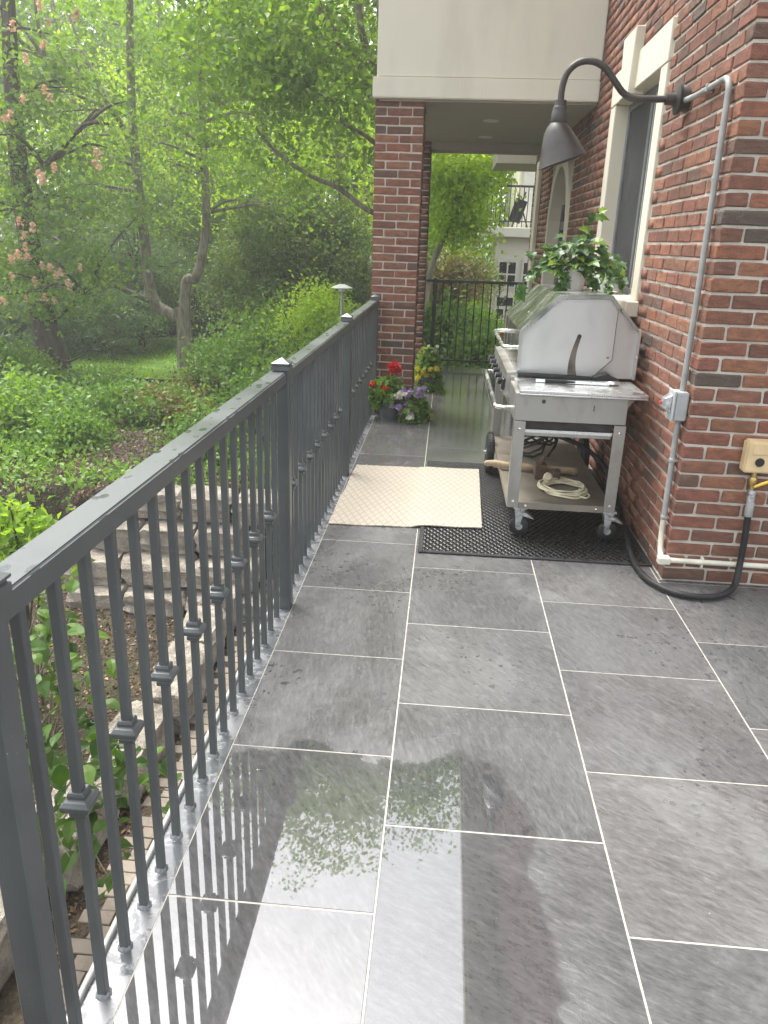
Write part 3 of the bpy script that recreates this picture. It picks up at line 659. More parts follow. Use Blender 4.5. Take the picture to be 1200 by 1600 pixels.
# handles
h1 = smooth_path([(.428, 4.62, .995), (.375, 4.62, .995), (.352, 4.66, .995), (.350, 4.8, .995), (.350, 5.35, .995), (.352, 5.5, .995), (.375, 5.54, .995), (.428, 5.54, .995)], 5)
MB().tube(h1, .012, 10).build('hood_handle', SB, hood, smooth=50)
h2 = smooth_path([(.394, 4.30, .700), (.335, 4.30, .700), (.312, 4.33, .702), (.310, 4.45, .705), (.310, 5.45, .705), (.312, 5.56, .702), (.335, 5.60, .700), (.394, 5.60, .700)], 5)
MB().tube(h2, .012, 10).build('tow_handle', SB, bq, smooth=50)
cp = MB().prism_xz([(.392, .72), (.360, .74), (.374, .866), (.4235, .874), (.4235, .72)], 4.47, YF-.05).build('control_panel', S2, bq)
MY = Matrix.Rotation(R(-82), 3, 'Y')
for k in range(6):
    yy = 4.60+k*.195
    kn = MB().lathe([(.026, 0), (.026, .006), (.020, .008), (.020, .032), (.017, .036), (.001, .036)], (.366, yy, .795), 14, M=MY).build('knob', MT['blackpl'], cp, smooth=35)
    MB().cbox((.366-.034, yy, .799), (.012, .006, .034)).build('pointer', SB, kn)
MB().box(.345, .372, 4.47, 4.515, .765, .83).build('igniter', MT['glass'], cp, bevel=.004)
# casters (near) and wheels (far)
for cx in (.485, .975):
    c = MB(); c.box(cx-.045, cx+.03, 4.075, 4.15, .176, .190)
    c.add([(cx-.035, 4.085, .178), (cx+.02, 4.085, .178), (cx-.005, 4.085, .060), (cx-.025, 4.085, .060), (cx-.035, 4.089, .178), (cx+.02, 4.089, .178), (cx-.005, 4.089, .060), (cx-.025, 4.089, .060)], [(0, 3, 2, 1), (4, 5, 6, 7), (0, 1, 5, 4), (1, 2, 6, 5), (2, 3, 7, 6), (3, 0, 4, 7)])
    c.add([(cx-.035, 4.131, .178), (cx+.02, 4.131, .178), (cx-.005, 4.131, .060), (cx-.025, 4.131, .060), (cx-.035, 4.135, .178), (cx+.02, 4.135, .178), (cx-.005, 4.135, .060), (cx-.025, 4.135, .060)], [(0, 3, 2, 1), (4, 5, 6, 7), (0, 1, 5, 4), (1, 2, 6, 5), (2, 3, 7, 6), (3, 0, 4, 7)])
    co = c.build('caster', MT['galv'], bq, bevel=.001)
    MX = Matrix.Rotation(R(90), 3, 'X')
    MB().lathe([(.020, -.017), (.046, -.017), (.054, -.012), (.056, 0), (.054, .012), (.046, .017), (.020, .017)], (cx-.005, 4.110, .0665), 22, M=MX).build('tyre', MT['black'], co, smooth=40)
    MB().lathe([(.019, -.019), (.019, .019)], (cx-.005, 4.110, .0665), 14, M=MX).build('hub', MT['boxgrey'], co, smooth=40)
    lv = MB(); lv.prism_xz([(cx-.02, .168), (cx+.035, .150), (cx+.072, .122), (cx+.072, .116), (cx+.03, .128), (cx-.02, .140)], 4.078, 4.13); lv.build('brake_lever', MT['galv'], co, bevel=.003)
for wx in (.372, 1.035):
    MYy = Matrix.Rotation(R(90), 3, 'Y')
    w_ = MB().lathe([(.085, -.024), (.125, -.026), (.138, -.018), (.142, 0), (.138, .018), (.125, .026), (.085, .024)], (wx, 5.40, .152), 30, M=MYy).build('wheel', MT['black'], bq, smooth=35)
    tr = MB()
    for k in range(40):
        an = 2*math.pi*k/40; M_ = Matrix.Rotation(an, 3, 'X')
        for sx in (-1, 1): tr.cbox(Vector((wx+sx*.011, 5.40, .152))+M_@Vector((0, 0, .1415)), (.014, .011, .006), M_)
    tr.build('tread', MT['black'], w_)
    MB().lathe([(.02, -.028), (.03, -.02), (.084, -.012), (.084, .012), (.03, .02), (.02, .028)], (wx, 5.40, .152), 20, M=MYy).build('rim', MT['galv'], w_, smooth=35)
MB().tube([(.33, 5.40, .152), (1.07, 5.40, .152)], .009, 8).build('axle', SB, bq)

# things on and under the barbecue
br = thing('grill_brush', (.7, 4.44, .846), 'long black grill brush lying along the hood on the side shelf', 'brush')
MB().tube([(.432, 4.435, .864), (.70, 4.428, .862), (.86, 4.42, .862)], [.015, .015, .011], 8).build('handle', MT['blackpl'], br, smooth=50)
MB().prism_xz([(.85, .850), (.90, .847), (.985, .850), (1.0, .862), (.955, .880), (.925, .902), (.89, .888), (.85, .876)], 4.385, 4.445).build('head', MT['black'], br, bevel=.004)
tg = thing('grill_tongs', (.7, 4.25, .846), 'slim steel tongs with black grips on the side shelf', 'tongs')
for s_ in (-1, 1): MB().cbox((.72, 4.31+s_*.008, .857), (.40, .004, .016), Matrix.Rotation(R(3*s_), 3, 'Z')).build('arm', SB, tg)
MB().cbox((.655, 4.310, .857), (.17, .024, .018)).build('grip', MT['blackpl'], tg, bevel=.005)
MB().lathe([(.002, -.04), (.018, -.03), (.024, 0), (.018, .03), (.002, .04)], (.945, 4.315, .858), 10, M=Matrix.Rotation(R(90), 3, 'Y')@Matrix.Diagonal((.5, 1, 1))).build('scoop', SB, tg, smooth=60)
coil = MB()
for k in range(9):
    pts = []; a = .115+.022*random.random(); b = .06+.018*random.random(); ph = random.random()*.5; cx, cyc = .745+random.uniform(-.015, .015), 4.36+random.uniform(-.03, .03)
    for i in range(25):
        an = 2*math.pi*i/24; pts.append((cx+a*math.cos(an+ph)*1.0, cyc+b*1.9*math.sin(an+ph), .2175+.004*k*.55+.008*math.sin(an*2+k)**2))
    coil.tube(pts, .0055, 6)
coil.tube(smooth_path([(.80, 4.25, .222), (.85, 4.20, .222), (.88, 4.26, .222), (.84, 4.36, .224)], 5), .0055, 6)
coil.lathe([(.02, -.03), (.028, -.02), (.028, .02), (.02, .03)], (.665, 4.46, .255), 10, M=Matrix.Rotation(R(60), 3, 'X'))
tag(coil.build('coiled_cable', MT['cable'], smooth=50, origin=(.745, 4.36, .213)), 'coil of cream cable on the lower shelf of the barbecue', 'cable')
lo = MB(); lo.tube(smooth_path([(.30, 4.74, .245), (.355, 4.74, .250), (.40, 4.74, .243), (.60, 4.72, .240), (.80, 4.70, .236), (.88, 4.69, .236)], 4), [.012]+[.020]*4+[.024]*4+[.021]*6+[.024]*4+[.030, .020], 10)
tag(lo.build('wooden_mallet', MT['wood'], smooth=50, origin=(.6, 4.72, .213)), 'pale wooden stick lying across the lower barbecue shelf', 'stick')
rg = MB(); rg.box(.60, .67, 4.55, 4.66, .213, .30).tube([(.63, 4.6, .27), (.64, 4.6, .33), (.66, 4.6, .345)], .012, 8).box(.70, .745, 4.50, 4.57, .213, .285).tube([(.64, 4.58, .26), (.73, 4.53, .25)], .014, 8)
tag(rg.build('gas_regulator', plain('rusty_iron', (.10, .065, .045), .7, .3, var=.4), bevel=.004, origin=(.66, 4.6, .213)), 'rusty brown gas regulator on the lower barbecue shelf', 'regulator')
hk = thing('cord_bundle', (.66, 5.1, .213), 'black cord bundle with violet plug behind the drip tray', 'cord')
cb = MB()
for k in range(7):
    pts = [(.62+.10*math.cos(t_*.7+k*.3)+k*.012, 5.1+.07*math.sin(t_*.7), .225+.016*k+.07*(1+math.sin(t_*.7+k))) for t_ in range(10)]
    cb.tube(pts, .008, 6)
cb.build('cord', MT['blackpl'], hk, smooth=50)
MB().lathe([(.015, -.05), (.032, -.04), (.034, .02), (.02, .05)], (.80, 5.05, .43), 12, M=Matrix.Rotation(R(70), 3, 'Y')).lathe([(.02, -.03), (.03, 0), (.02, .03)], (.86, 5.03, .415), 12, M=Matrix.Rotation(R(20), 3, 'Y')).build('plug', MT['purple'], hk, smooth=40)
MB().tube([(.80, 5.05, .41), (.78, 5.06, .30), (.74, 5.08, .22)], .008, 6).build('lead', MT['blackpl'], hk)

# ------------------------------------------------------------------ potted ivy
def leaf_obj_mesh(name, outline, mat, fold=.12, curl=.1):
    n = len(outline); vs = [(0, .0, 0), (0, .5, fold*.2)]
    me = bpy.data.meshes.new(name)
    V = [(x, y, fold*abs(x)-curl*(y-.45)**2) for x, y in outline]+[(0, .35, -.02)]
    me.from_pydata(V, [], [(i, (i+1) % n, n) for i in range(n)]); me.materials.append(mat); return me
IVY = [leaf_obj_mesh('ivy_leaf', [(0, 0), (.10, -.06), (.30, -.08), (.50, .10), (.33, .24), (.52, .50), (.24, .52), (.16, .74), (0, 1.0+j), (-.16, .74), (-.26, .50), (-.50, .46), (-.33, .22), (-.48, .08), (-.28, -.08), (-.10, -.06)], LEAF['ivy'], .14+.1*j, .3) for j in (0, .08, -.06)]
OVA = [leaf_obj_mesh('leaf', [(0, 0), (.16, .05), (.30, .22), (.36, .42), (.30, .62), (.16, .82), (0, 1.06), (-.16, .82), (-.30, .62), (-.36, .42), (-.30, .22), (-.16, .05)], LEAF['hyd'], f, c) for f, c in ((.22, .35), (.35, .5), (.10, .25))]
def place_leaf(meshes, p, d, nrm, size, parent, name='leaf'):
    d = Vector(d).normalized(); nrm = Vector(nrm); nrm = (nrm-d*nrm.dot(d))
    nrm = nrm.normalized() if nrm.length > 1e-3 else d.orthogonal().normalized(); x = d.cross(nrm)
    o = link(name, random.choice(meshes), parent, p)
    o.rotation_euler = Matrix((x, d, nrm)).transposed().to_euler(); o.scale = (size, size, size); return o
def ivy(px, pr, ph, label, nleaf, trails, spread, pname='ivy_pot'):
    t = thing('potted_ivy', px, label, 'plant', 'ivy plants in white pots')
    MB().lathe([(pr*.78, 0), (pr*.96, ph*.86), (pr*1.06, ph*.86), (pr*1.06, ph), (pr*.94, ph), (pr*.9, ph*.85), (.002, ph*.85)], px, 24).build('pot', MT['wpot'], t, smooth=40)
    P0 = Vector(px)+Vector((0, 0, ph)); st = MB()
    for tr in trails:
        pts = smooth_path([P0+Vector(q) for q in tr], 6); st.tube(pts, .0028, 5)
        for i, p in enumerate(pts[4:]):
            if random.random() < .75:
                d = (pts[min(i+5, len(pts)-1)]-p); d = (d.normalized() if d.length > 0 else Vector((0, 0, -1)))
                dd = d*.4+Vector((random.uniform(-1, 1), random.uniform(-1, .3), random.uniform(-.9, .1)))
                place_leaf(IVY, p+Vector((random.uniform(-.01, .01),)*3), dd, Vector((random.uniform(-.5, .5), -.8, .7)), random.uniform(.045, .085), t)
    for k in range(nleaf):
        v = Vector((random.gauss(0, 1), random.gauss(0, 1), abs(random.gauss(0, 1)))).normalized()
        r = random.uniform(.45, 1.0); p = P0+Vector((v.x*spread[0]*r, v.y*spread[1]*r, -.02+v.z*spread[2]*r))
        out = Vector((v.x, v.y, -.35+random.uniform(-.5, .2)))+Vector((random.uniform(-.5, .5), random.uniform(-.6, .2), 0))
        place_leaf(IVY, p, out, Vector((v.x*.6, v.y*.6-.5, .9)), random.uniform(.055, .105), t)
        if k % 3 == 0: st.tube([P0-Vector((0, 0, .02)), P0+(p-P0)*.6+Vector((0, 0, .03)), p], .002, 4)
    st.build('stems', MT['bark'], t)
ivy((.775, 5.06, 1.309), .088, .135, 'full ivy in a white pot standing on the barbecue hood', 130,
    [[(0, 0, 0), (-.12, -.02, .05), (-.22, -.04, 0), (-.30, -.02, -.10), (-.33, 0, -.2)], [(0, 0, 0), (-.05, -.1, .02), (-.08, -.14, -.06), (-.07, -.15, -.12)], [(0, 0, 0), (.06, 0, .18), (.09, -.02, .28), (.11, -.03, .33)],
     [(0, 0, 0), (.14, -.05, .06), (.24, -.06, .02), (.30, -.05, -.08)], [(0, 0, 0), (.05, -.1, .03), (.10, -.13, -.05), (.12, -.13, -.11)], [(0, 0, 0), (-.1, 0, .1), (-.17, 0, .12), (-.27, 0, .08)]], (.22, .16, .22))
ivy((1.125, 5.80, 1.2635), .068, .12, 'small trailing ivy in a white pot on the stone window sill', 40,
    [[(0, 0, 0), (.0, -.1, .04), (-.02, -.2, -.02), (-.03, -.25, -.1)], [(0, 0, 0), (-.05, -.2, .02), (-.05, -.32, -.05), (-.05, -.36, -.10)], [(0, 0, 0), (-.02, -.1, .12), (.0, -.2, .14)]], (.10, .22, .16))

# ------------------------------------------------------------------ wall lamp, conduit, switch, gas outlet, hose
LY_ = 4.45
lp = thing('gooseneck_lamp', (WX, LY_, 2.28), 'dark bronze gooseneck barn lamp on the brick wall above the barbecue', 'lamp')
BZ = MT['bronze']; MYn = Matrix.Rotation(R(-90), 3, 'Y')
MB().lathe([(.050, 0), (.058, .004), (.058, .040), (.072, .042), (.074, .056), (.060, .060), (.030, .066), (.028, .11), (.022, .112)], (WX-.001, LY_, 2.282), 20, M=MYn).build('wall_plate', BZ, lp, smooth=35)
arm = smooth_path([(1.06, LY_, 2.282), (.97, LY_, 2.280), (.89, LY_, 2.282), (.835, LY_, 2.305), (.79, LY_, 2.352), (.735, LY_, 2.412), (.67, LY_, 2.443), (.60, LY_, 2.438), (.548, LY_, 2.395), (.528, LY_, 2.33), (.525, LY_, 2.25)], 6)
MB().tube(arm, .0165, 12).build('arm', BZ, lp, smooth=50)
MB().lathe([(.020, .10), (.030, .098), (.032, .07), (.037, .066), (.038, .045), (.041, .04), (.042, -.005), (.040, -.01)], (.526, LY_, 2.168), 18).build('socket', BZ, lp, smooth=35)
shd = MB(); ns = 28; rows = []
def ring(c, r, tilt, rx=1.0):
    out = []
    for k in range(ns):
        an = 2*math.pi*k/ns; p = Vector((r*math.cos(an)*rx, r*math.sin(an), 0)); p = Matrix.Rotation(tilt, 3, 'Y')@p; out.append(Vector(c)+p)
    return out
prof_s = [((.526, LY_, 2.160), .041, 0), ((.527, LY_, 2.142), .058, -.04), ((.530, LY_, 2.115), .074, -.10), ((.545, LY_, 2.055), .098, -.22), ((.563, LY_, 1.985), .124, -.33), ((.563, LY_, 1.978), .127, -.335), ((.562, LY_, 1.980), .119, -.335), ((.545, LY_, 2.050), .093, -.22), ((.530, LY_, 2.110), .068, -.10), ((.527, LY_, 2.135), .02, 0)]
vs = []; [vs.extend(ring(c, r, tl)) for c, r, tl in prof_s]
shd.add(vs, [(i*ns+k, i*ns+(k+1) % ns, (i+1)*ns+(k+1) % ns, (i+1)*ns+k) for i in range(len(prof_s)-1) for k in range(ns)]+[tuple(range(9*ns, 10*ns))]); shd.build('shade', BZ, lp, smooth=40)

cd = thing('electrical_conduit', (WX, 3.72, 1.0), 'grey conduit pipe bending down the brick corner from the lamp', 'pipe')
CXc = WX-.022
up = smooth_path([(CXc-.005, 4.40, 2.27), (CXc, 4.2, 2.263), (CXc, 3.90, 2.262), (CXc, 3.80, 2.258), (CXc, 3.755, 2.225), (CXc, 3.742, 2.17), (CXc, 3.735, 2.0), (CXc, 3.72, 1.5), (CXc, 3.71, .93)], 6)
MB().tube(up, .0135, 12).build('upper_pipe', MT['conduit'], cd, smooth=50)
MB().tube([(CXc, 3.705, .80), (CXc, 3.69, .50), (CXc, 3.68, .30)], .0135, 12).build('lower_pipe', MT['conduit'], cd, smooth=50)
MB().tube(smooth_path([(CXc, 3.68, .30), (CXc, 3.675, .22), (CXc, 3.655, .15), (CXc-.002, 3.62, .120), (CXc, 3.597, .116)], 5), .0138, 12).build('painted_bend', MT['conduitw'], cd, smooth=50)
MB().cbox((CXc+.006, 3.596, .116), (.06, .045, .04)).build('corner_fitting', MT['conduitw'], cd, bevel=.006)
MB().tube([(CXc+.02, 3.597, .116), (2.6, 3.597, .108)], .0135, 12).build('floor_pipe', MT['conduitw'], cd, smooth=50)
for (yy, zz) in ((3.737, 1.86), (3.694, .60), (3.681, .31)): MB().cbox((CXc+.004, yy, zz), (.036, .034, .012)).lathe([(.016, -.011), (.016, .011)], (CXc, yy, zz), 12).build('clamp', MT['conduit'], cd, bevel=.002)
MB().cbox((1.33, 3.604, .113), (.012, .03, .055)).build('clamp', MT['conduitw'], cd, bevel=.003)
MB().cbox((CXc, 4.03, 2.262), (.034, .022, .034)).build('clamp', MT['conduit'], cd, bevel=.003)
sb = thing('switch_box', (WX, 3.705, .865), 'grey weatherproof switch box on the conduit by the brick corner', 'switch box')
MB().box(WX-.062, WX-.002, 3.655, 3.755, .80, .935).build('box', MT['boxgrey'], sb, bevel=.005, seg=2)
MB().box(WX-.070, WX-.062, 3.650, 3.760, .795, .940).build('cover', MT['boxgrey'], sb, bevel=.003)
MB().add([(WX-.070, 3.68, .83), (WX-.070, 3.68, .92), (WX-.070, 3.745, .92), (WX-.070, 3.745, .83), (WX-.112, 3.69, .855), (WX-.105, 3.69, .90), (WX-.105, 3.735, .90), (WX-.112, 3.735, .855)], [(0, 1, 2, 3), (4, 7, 6, 5), (0, 4, 5, 1), (1, 5, 6, 2), (2, 6, 7, 3), (3, 7, 4, 0)]).build('flip_lid', MT['galv'], sb, bevel=.004)
MB().box(WX-.118, WX-.111, 3.708, 3.728, .866, .882).build('indicator', MT['red'], sb, bevel=.002)
gb = thing('gas_outlet_box', (1.49, CY, .66), 'beige plastic gas outlet box with round port on the brick wall', 'outlet box')
MB().box(1.425, 1.575, CY-.062, CY-.002, .592, .745).build('box', MT['beige'], gb, bevel=.008, seg=2)
MB().box(1.452, 1.558, CY-.066, CY-.061, .68, .735).build('flap', MT['beige'], gb, bevel=.003)
MB().lathe([(.021, 0), (.021, .003), (.019, .004), (.001, .0035)], (1.492, CY-.062, .645), 20, M=Matrix.Rotation(R(90), 3, 'X')).build('port', MT['black'], gb)
gv = thing('gas_valve', (1.49, CY-.03, .56), 'brass gas valve with yellow lever under the beige outlet box', 'valve')
MB().tube([(1.49, CY-.032, .592), (1.49, CY-.032, .50)], .011, 10).lathe([(.016, -.02), (.019, -.012), (.019, .012), (.016, .02)], (1.49, CY-.032, .545), 10).build('body', MT['brass'], gv, smooth=40)
MB().tube([(1.49, CY-.06, .525), (1.52, CY-.07, .545), (1.575, CY-.072, .57)], [.006, .008, .007], 6).build('lever', MT['yellow'], gv, smooth=50)
MB().lathe([(.012, .03), (.018, .03), (.018, .02), (.020, .018), (.020, .008), (.016, .004), (.020, 0), (.020, -.03), (.013, -.035)], (1.495, CY-.034, .475), 12).build('coupling', MT['galv'], gv, smooth=35)
MB().lathe([(.016, .04), (.019, .035), (.019, -.03), (.016, -.035)], (1.498, CY-.036, .405), 12).build('sleeve', MT['conduit'], gv, smooth=35)
ho = smooth_path([(1.498, CY-.037, .38), (1.503, CY-.04, .25), (1.50, CY-.05, .13), (1.475, CY-.10, .04), (1.40, CY-.18, .021), (1.29, CY-.225, .020), (1.17, CY-.20, .020), (1.08, CY-.08, .020), (1.052, CY+.10, .021), (1.058, CY+.28, .032), (1.085, CY+.48, .033), (1.105, CY+.72, .05), (1.09, CY+.88, .16), (1.02, CY+.98, .30), (.92, CY+1.05, .385), (.78, CY+1.15, .43), (.62, CY+1.22, .46), (.50, CY+1.28, .52), (.45, CY+1.34, .62), (.44, CY+1.38, .69)], 6)
tag(MB().tube(ho, .0155, 10).build('gas_hose', MT['blackpl'], smooth=50, origin=(1.29, CY-.2, .0)), 'thick black gas hose looping over the tiles to the barbecue', 'hose')

# ------------------------------------------------------------------ foliage builders
def leaf_cloud(name, P, size, mat, parent, up=.6, aspect=.62, axis=None, shade=None):
    n = len(P); d = RNG.normal(0, 1, (n, 3)); d[:, 2] -= .25
    if axis is not None: d = d*.6+axis
    d /= np.linalg.norm(d, axis=1)[:, None]
    nr = RNG.normal(0, 1, (n, 3)); nr[:, 2] += up*2.2; nr -= d*np.sum(nr*d, 1)[:, None]; nr /= np.linalg.norm(nr, axis=1)[:, None]+1e-6
    s = np.cross(d, nr); sz = (size*RNG.uniform(.6, 1.25, n))[:, None]
    V = np.stack([P-d*sz*.5, P+s*sz*.5*aspect+nr*sz*.10-d*sz*.05, P+d*sz*.5-nr*sz*.08, P-s*sz*.5*aspect+nr*sz*.10-d*sz*.05], 1).reshape(-1, 3)
    i = np.arange(n)[:, None]*4; F = np.concatenate([i+np.array([[0, 1, 2]]), i+np.array([[0, 2, 3]])], 1).reshape(-1, 3)
    r = RNG.random(n)*.65+.35*(shade if shade is not None else RNG.random(n))
    return tri_mesh(name, V, F, mat, parent, rnd=np.repeat(r, 2))
DENS = 1.32
def clumps(c, r, ncl, per, cr, flat=.5, shell=.45, zmin=None):
    u = RNG.normal(0, 1, (ncl, 3)); u /= np.linalg.norm(u, axis=1)[:, None]
    rad = RNG.random(ncl)**shell
    lob = 1+.16*np.sin(u[:, 0]*5+u[:, 2]*3)+.12*np.sin(u[:, 1]*7-u[:, 2]*4)
    C = np.array(c)+u*np.array(r)*(rad*lob)[:, None]
    if zmin is not None: C[:, 2] = np.maximum(C[:, 2], zmin+RNG.random(ncl)*.4)
    k = RNG.poisson(per*DENS, ncl)+2; idx = np.repeat(np.arange(ncl), k); m = len(idx)
    s = cr*RNG.uniform(.5, 1.35, ncl)
    P = C[idx]+RNG.normal(0, 1, (m, 3))*s[idx][:, None]*np.array([1, 1, flat])
    # drooping rims
    dxy = np.hypot(P[:, 0]-C[idx, 0], P[:, 1]-C[idx, 1]); P[:, 2] -= .35*dxy**2/np.maximum(s[idx], .05)*.6
    return P, C, RNG.random(ncl)[idx]
def limbs(mb, start_pts, C, k, r0=.05, wob=.25):
    for i in RNG.choice(len(C), min(k, len(C)), replace=False):
        e = Vector(C[i]); s = min(start_pts, key=lambda p: (p-e).length+max(0, p.z-e.z)*1.5)
        mid = s.lerp(e, .5)+Vector((random.uniform(-wob, wob), random.uniform(-wob, wob), random.uniform(0, wob)))
        pts = smooth_path([s, mid, e], 4); n = len(pts); mb.tube(pts, [r0*(1-.8*j/(n-1)) for j in range(n)], 5, cap=False)
def tree(name, label, trunks, crowns, leaf, size, bark='bark', group=None, nl=24, r0=.05, extra=None, cat='tree', up=.6, shell=.45, flat=.5, aspect=.62):
    base = Vector(trunks[0][0]); t = thing(name, base, label, cat, group)
    tm = MB(); spts = []
    for pts, ra, rb in [(tr[:-2], tr[-2], tr[-1]) for tr in trunks]:
        sp = smooth_path(pts, 6); n = len(sp); tm.tube(sp, [ra+(rb-ra)*(j/(n-1)) for j in range(n)], 9); spts += sp[len(sp)//3:]
    Ps, Cs, Ss = [], [], []
    for (c, r, ncl, per, cr) in crowns:
        P, C, s = clumps(c, r, ncl, per, cr, flat, shell); Ps.append(P); Cs.append(C); Ss.append(s)
    P, C, s = np.concatenate(Ps), np.concatenate(Cs), np.concatenate(Ss)
    limbs(tm, spts, C, nl, r0)
    tm.build('trunk', MT[bark], t, smooth=60); leaf_cloud('crown', P, size, LEAF[leaf], t, up, aspect, shade=s); return t, C
def gz(p, dz=-.12): return Vector((p.x, p.y, terrain(p.x, p.y)+dz))

# forked tree on the lawn
Yt = 18.3; b0 = gz(at(290, 575, Yt))
f0 = at(288, 512, Yt); tree('forked_tree', 'grey forked tree with split trunk standing on the lawn', [
 (b0, at(290, 545, Yt), f0, at(280, 480, Yt), .22, .17),
 (at(283, 500, Yt), at(240, 470, Yt), at(228, 390, Yt), at(215, 280, Yt), at(205, 150, Yt+.3), at(203, -20, Yt+.5), at(210, -250, Yt), .15, .06),
 (at(288, 500, Yt), at(292, 440, Yt), at(308, 430, Yt), at(322, 350, Yt), at(318, 230, Yt), at(314, 100, Yt), at(316, -150, Yt), .14, .05),
 (at(240, 472, Yt), at(200, 455, Yt-.5), at(155, 430, Yt-1), at(110, 390, Yt-1.5), .07, .025),
 (at(212, 240, Yt), at(180, 180, Yt-.4), at(140, 130, Yt-.8), at(70, 90, Yt-1.2), .06, .02),
 (at(212, 235, Yt), at(130, 80, Yt+1), at(100, 0, Yt+1.3), .05, .02)],
 [((b0.x, b0.y, 5.6), (4.4, 2.6, 3.0), 120, 46, .40), ((b0.x-.5, b0.y-.8, 3.0), (4.2, 1.6, 1.4), 26, 40, .32), ((b0.x+2, b0.y+1, 10.5), (4.0, 1.2, 3.6), 60, 42, .42)], 'maple', .12, nl=60, r0=.045)
# leaning dark trunk with pink blossom
Y2 = 16.5; b2 = gz(at(92, 590, Y2))
tt, C2 = tree('chestnut_tree', 'pink flowering chestnut tree with thick dark leaning trunk', [
 (b2, at(85, 560, Y2), at(70, 510, Y2), at(55, 430, Y2), at(35, 300, Y2), at(20, 150, Y2), at(10, -60, Y2), .36, .12),
 (at(70, 510, Y2), at(110, 480, Y2-.4), at(135, 465, Y2-.8), .06, .02), (at(82, 555, Y2), at(105, 565, Y2-.3), at(130, 555, Y2-.5), .045, .015),
 (at(30, 290, Y2), at(90, 240, Y2-1), at(150, 170, Y2-1.6), .07, .02)],
 [(tuple(at(30, 250, Y2-.5)), (3.0, 1.6, 3.0), 110, 42, .34), (tuple(at(50, 425, Y2-1.2)), (2.0, .9, .85), 44, 38, .28), ((at(10, 0, Y2).x-1.5, Y2, 9), (3.0, 1.4, 3), 24, 36, .45)], 'chest', .13, 'barkd', nl=40)
pb_ = []
def blossom_mesh():
    n = 46; P = np.stack([RNG.normal(0, .035, n), RNG.normal(0, .035, n), RNG.uniform(-.07, .08, n)], 1); P[:, :2] *= (1.1-(P[:, 2:]+.1)*3.5).clip(.25, 1.2)
    o = leaf_cloud('blossom', P, .05, PET['pink'], None, aspect=.9); me = o.data; bpy.data.objects.remove(o); return me
bls = [blossom_mesh() for _ in range(3)]
for (px, py) in [(20, 40), (62, 8), (75, 35), (68, 70), (118, 22), (40, 92), (70, 140), (78, 152), (35, 155), (15, 180), (8, 185), (85, 262), (66, 280), (60, 272), (150, 258), (152, 240), (52, 355), (38, 368), (28, 398), (42, 402), (66, 415), (78, 418), (88, 430), (18, 405), (125, 418), (18, 430), (42, 466), (70, 464), (85, 470), (5, 470), (108, 445), (40, 385), (30, 345), (95, 425), (55, 440)]:
    p = at(px, py, Y2-2.3+random.uniform(-.3, .3)); o = link('blossom', random.choice(bls), tt, p); s_ = random.uniform(.8, 1.25); o.scale = (s_, s_, s_); o.rotation_euler = (random.uniform(-.5, .5), random.uniform(-.5, .5), random.uniform(0, 6))
# maple whose limbs pass behind the pillar
Y3 = 12.6; b3 = gz(at(640, 560, Y3)); b3.z = terrain(b3.x, b3.y)-.1
tree('maple_tree', 'broad maple with long sweeping limbs growing behind the brick pillar', [
 (b3, at(640, 420, Y3), at(632, 300, Y3), at(615, 160, Y3), at(600, 0, Y3), at(590, -300, Y3), .20, .10),
 (at(632, 330, Y3), at(583, 332, Y3-.1), at(530, 295, Y3-.2), at(480, 272, Y3-.4), at(430, 235, Y3-.6), at(400, 200, Y3-.8), .048, .018),
 (at(628, 260, Y3), at(588, 225, Y3), at(560, 205, Y3-.3), at(535, 195, Y3-.5), .05, .018),
 (at(620, 210, Y3), at(585, 160, Y3), at(565, 110, Y3), at(545, 70, Y3-.1), at(505, 25, Y3-.3), at(490, -40, Y3-.5), .065, .03),
 (at(572, 125, Y3), at(550, 90, Y3-.2), at(520, 60, Y3-.4), at(500, 20, Y3-.6), .035, .014),
 (at(572, 140, Y3), at(545, 138, Y3-.3), at(520, 118, Y3-.5), .03, .012),
 (at(612, 180, Y3), at(588, 110, Y3-.2), at(565, 50, Y3-.3), at(558, -40, Y3-.4), .07, .04)],
 [((-1.7, Y3+1.5, 7.9), (3.6, .5, 2.7), 420, 44, .28), (tuple(at(470, 120, Y3-.4)), (1.9, 1.6, 1.5), 90, 40, .26), (tuple(at(400, 60, Y3-.8)), (1.6, 1.4, 1.2), 60, 38, .26), ((-1.2, Y3, 5.6), (3.2, 1.8, 2.0), 60, 42, .36), ((-1.6, Y3+1, 8.4), (4.0, 1.0, 3.3), 420, 46, .30)], 'maple', .105, nl=46, r0=.03, shell=.5)
Y4 = 14.6; b4 = gz(at(655, 560, Y4))
tree('maple_tree', 'light green young maple seen between the brick pillars and the cream house', [(b4, at(668, 450, Y4), at(690, 380, Y4), at(715, 330, Y4), at(730, 270, Y4), .07, .02)],
 [(tuple(at(712, 275, Y4)), (.80, .5, .75), 60, 34, .20), (tuple(at(760, 268, Y4+.6)), (.5, .4, .28), 18, 30, .18), (tuple(at(725, 350, Y4)), (.62, .5, .40), 34, 32, .17)], 'bright', .10, nl=14, r0=.014, shell=.5)
bt = gz(Vector((at(628, 450, 16.6).x, 16.6, 0)))
tree('linden_tree', 'tall dense linden rising behind the maple beside the stucco balcony', [(bt, bt+Vector((.05, 0, 4)), bt+Vector((-.2, 0, 7)), bt+Vector((-.8, 0, 11)), .16, .06)], [((-2.1, 16.6, 9.6), (4.4, 1.3, 4.6), 420, 42, .36), ((-2.1, 16.9, 8.6), (3.6, .6, 3.6), 200, 40, .36)], 'mid', .14, nl=40)
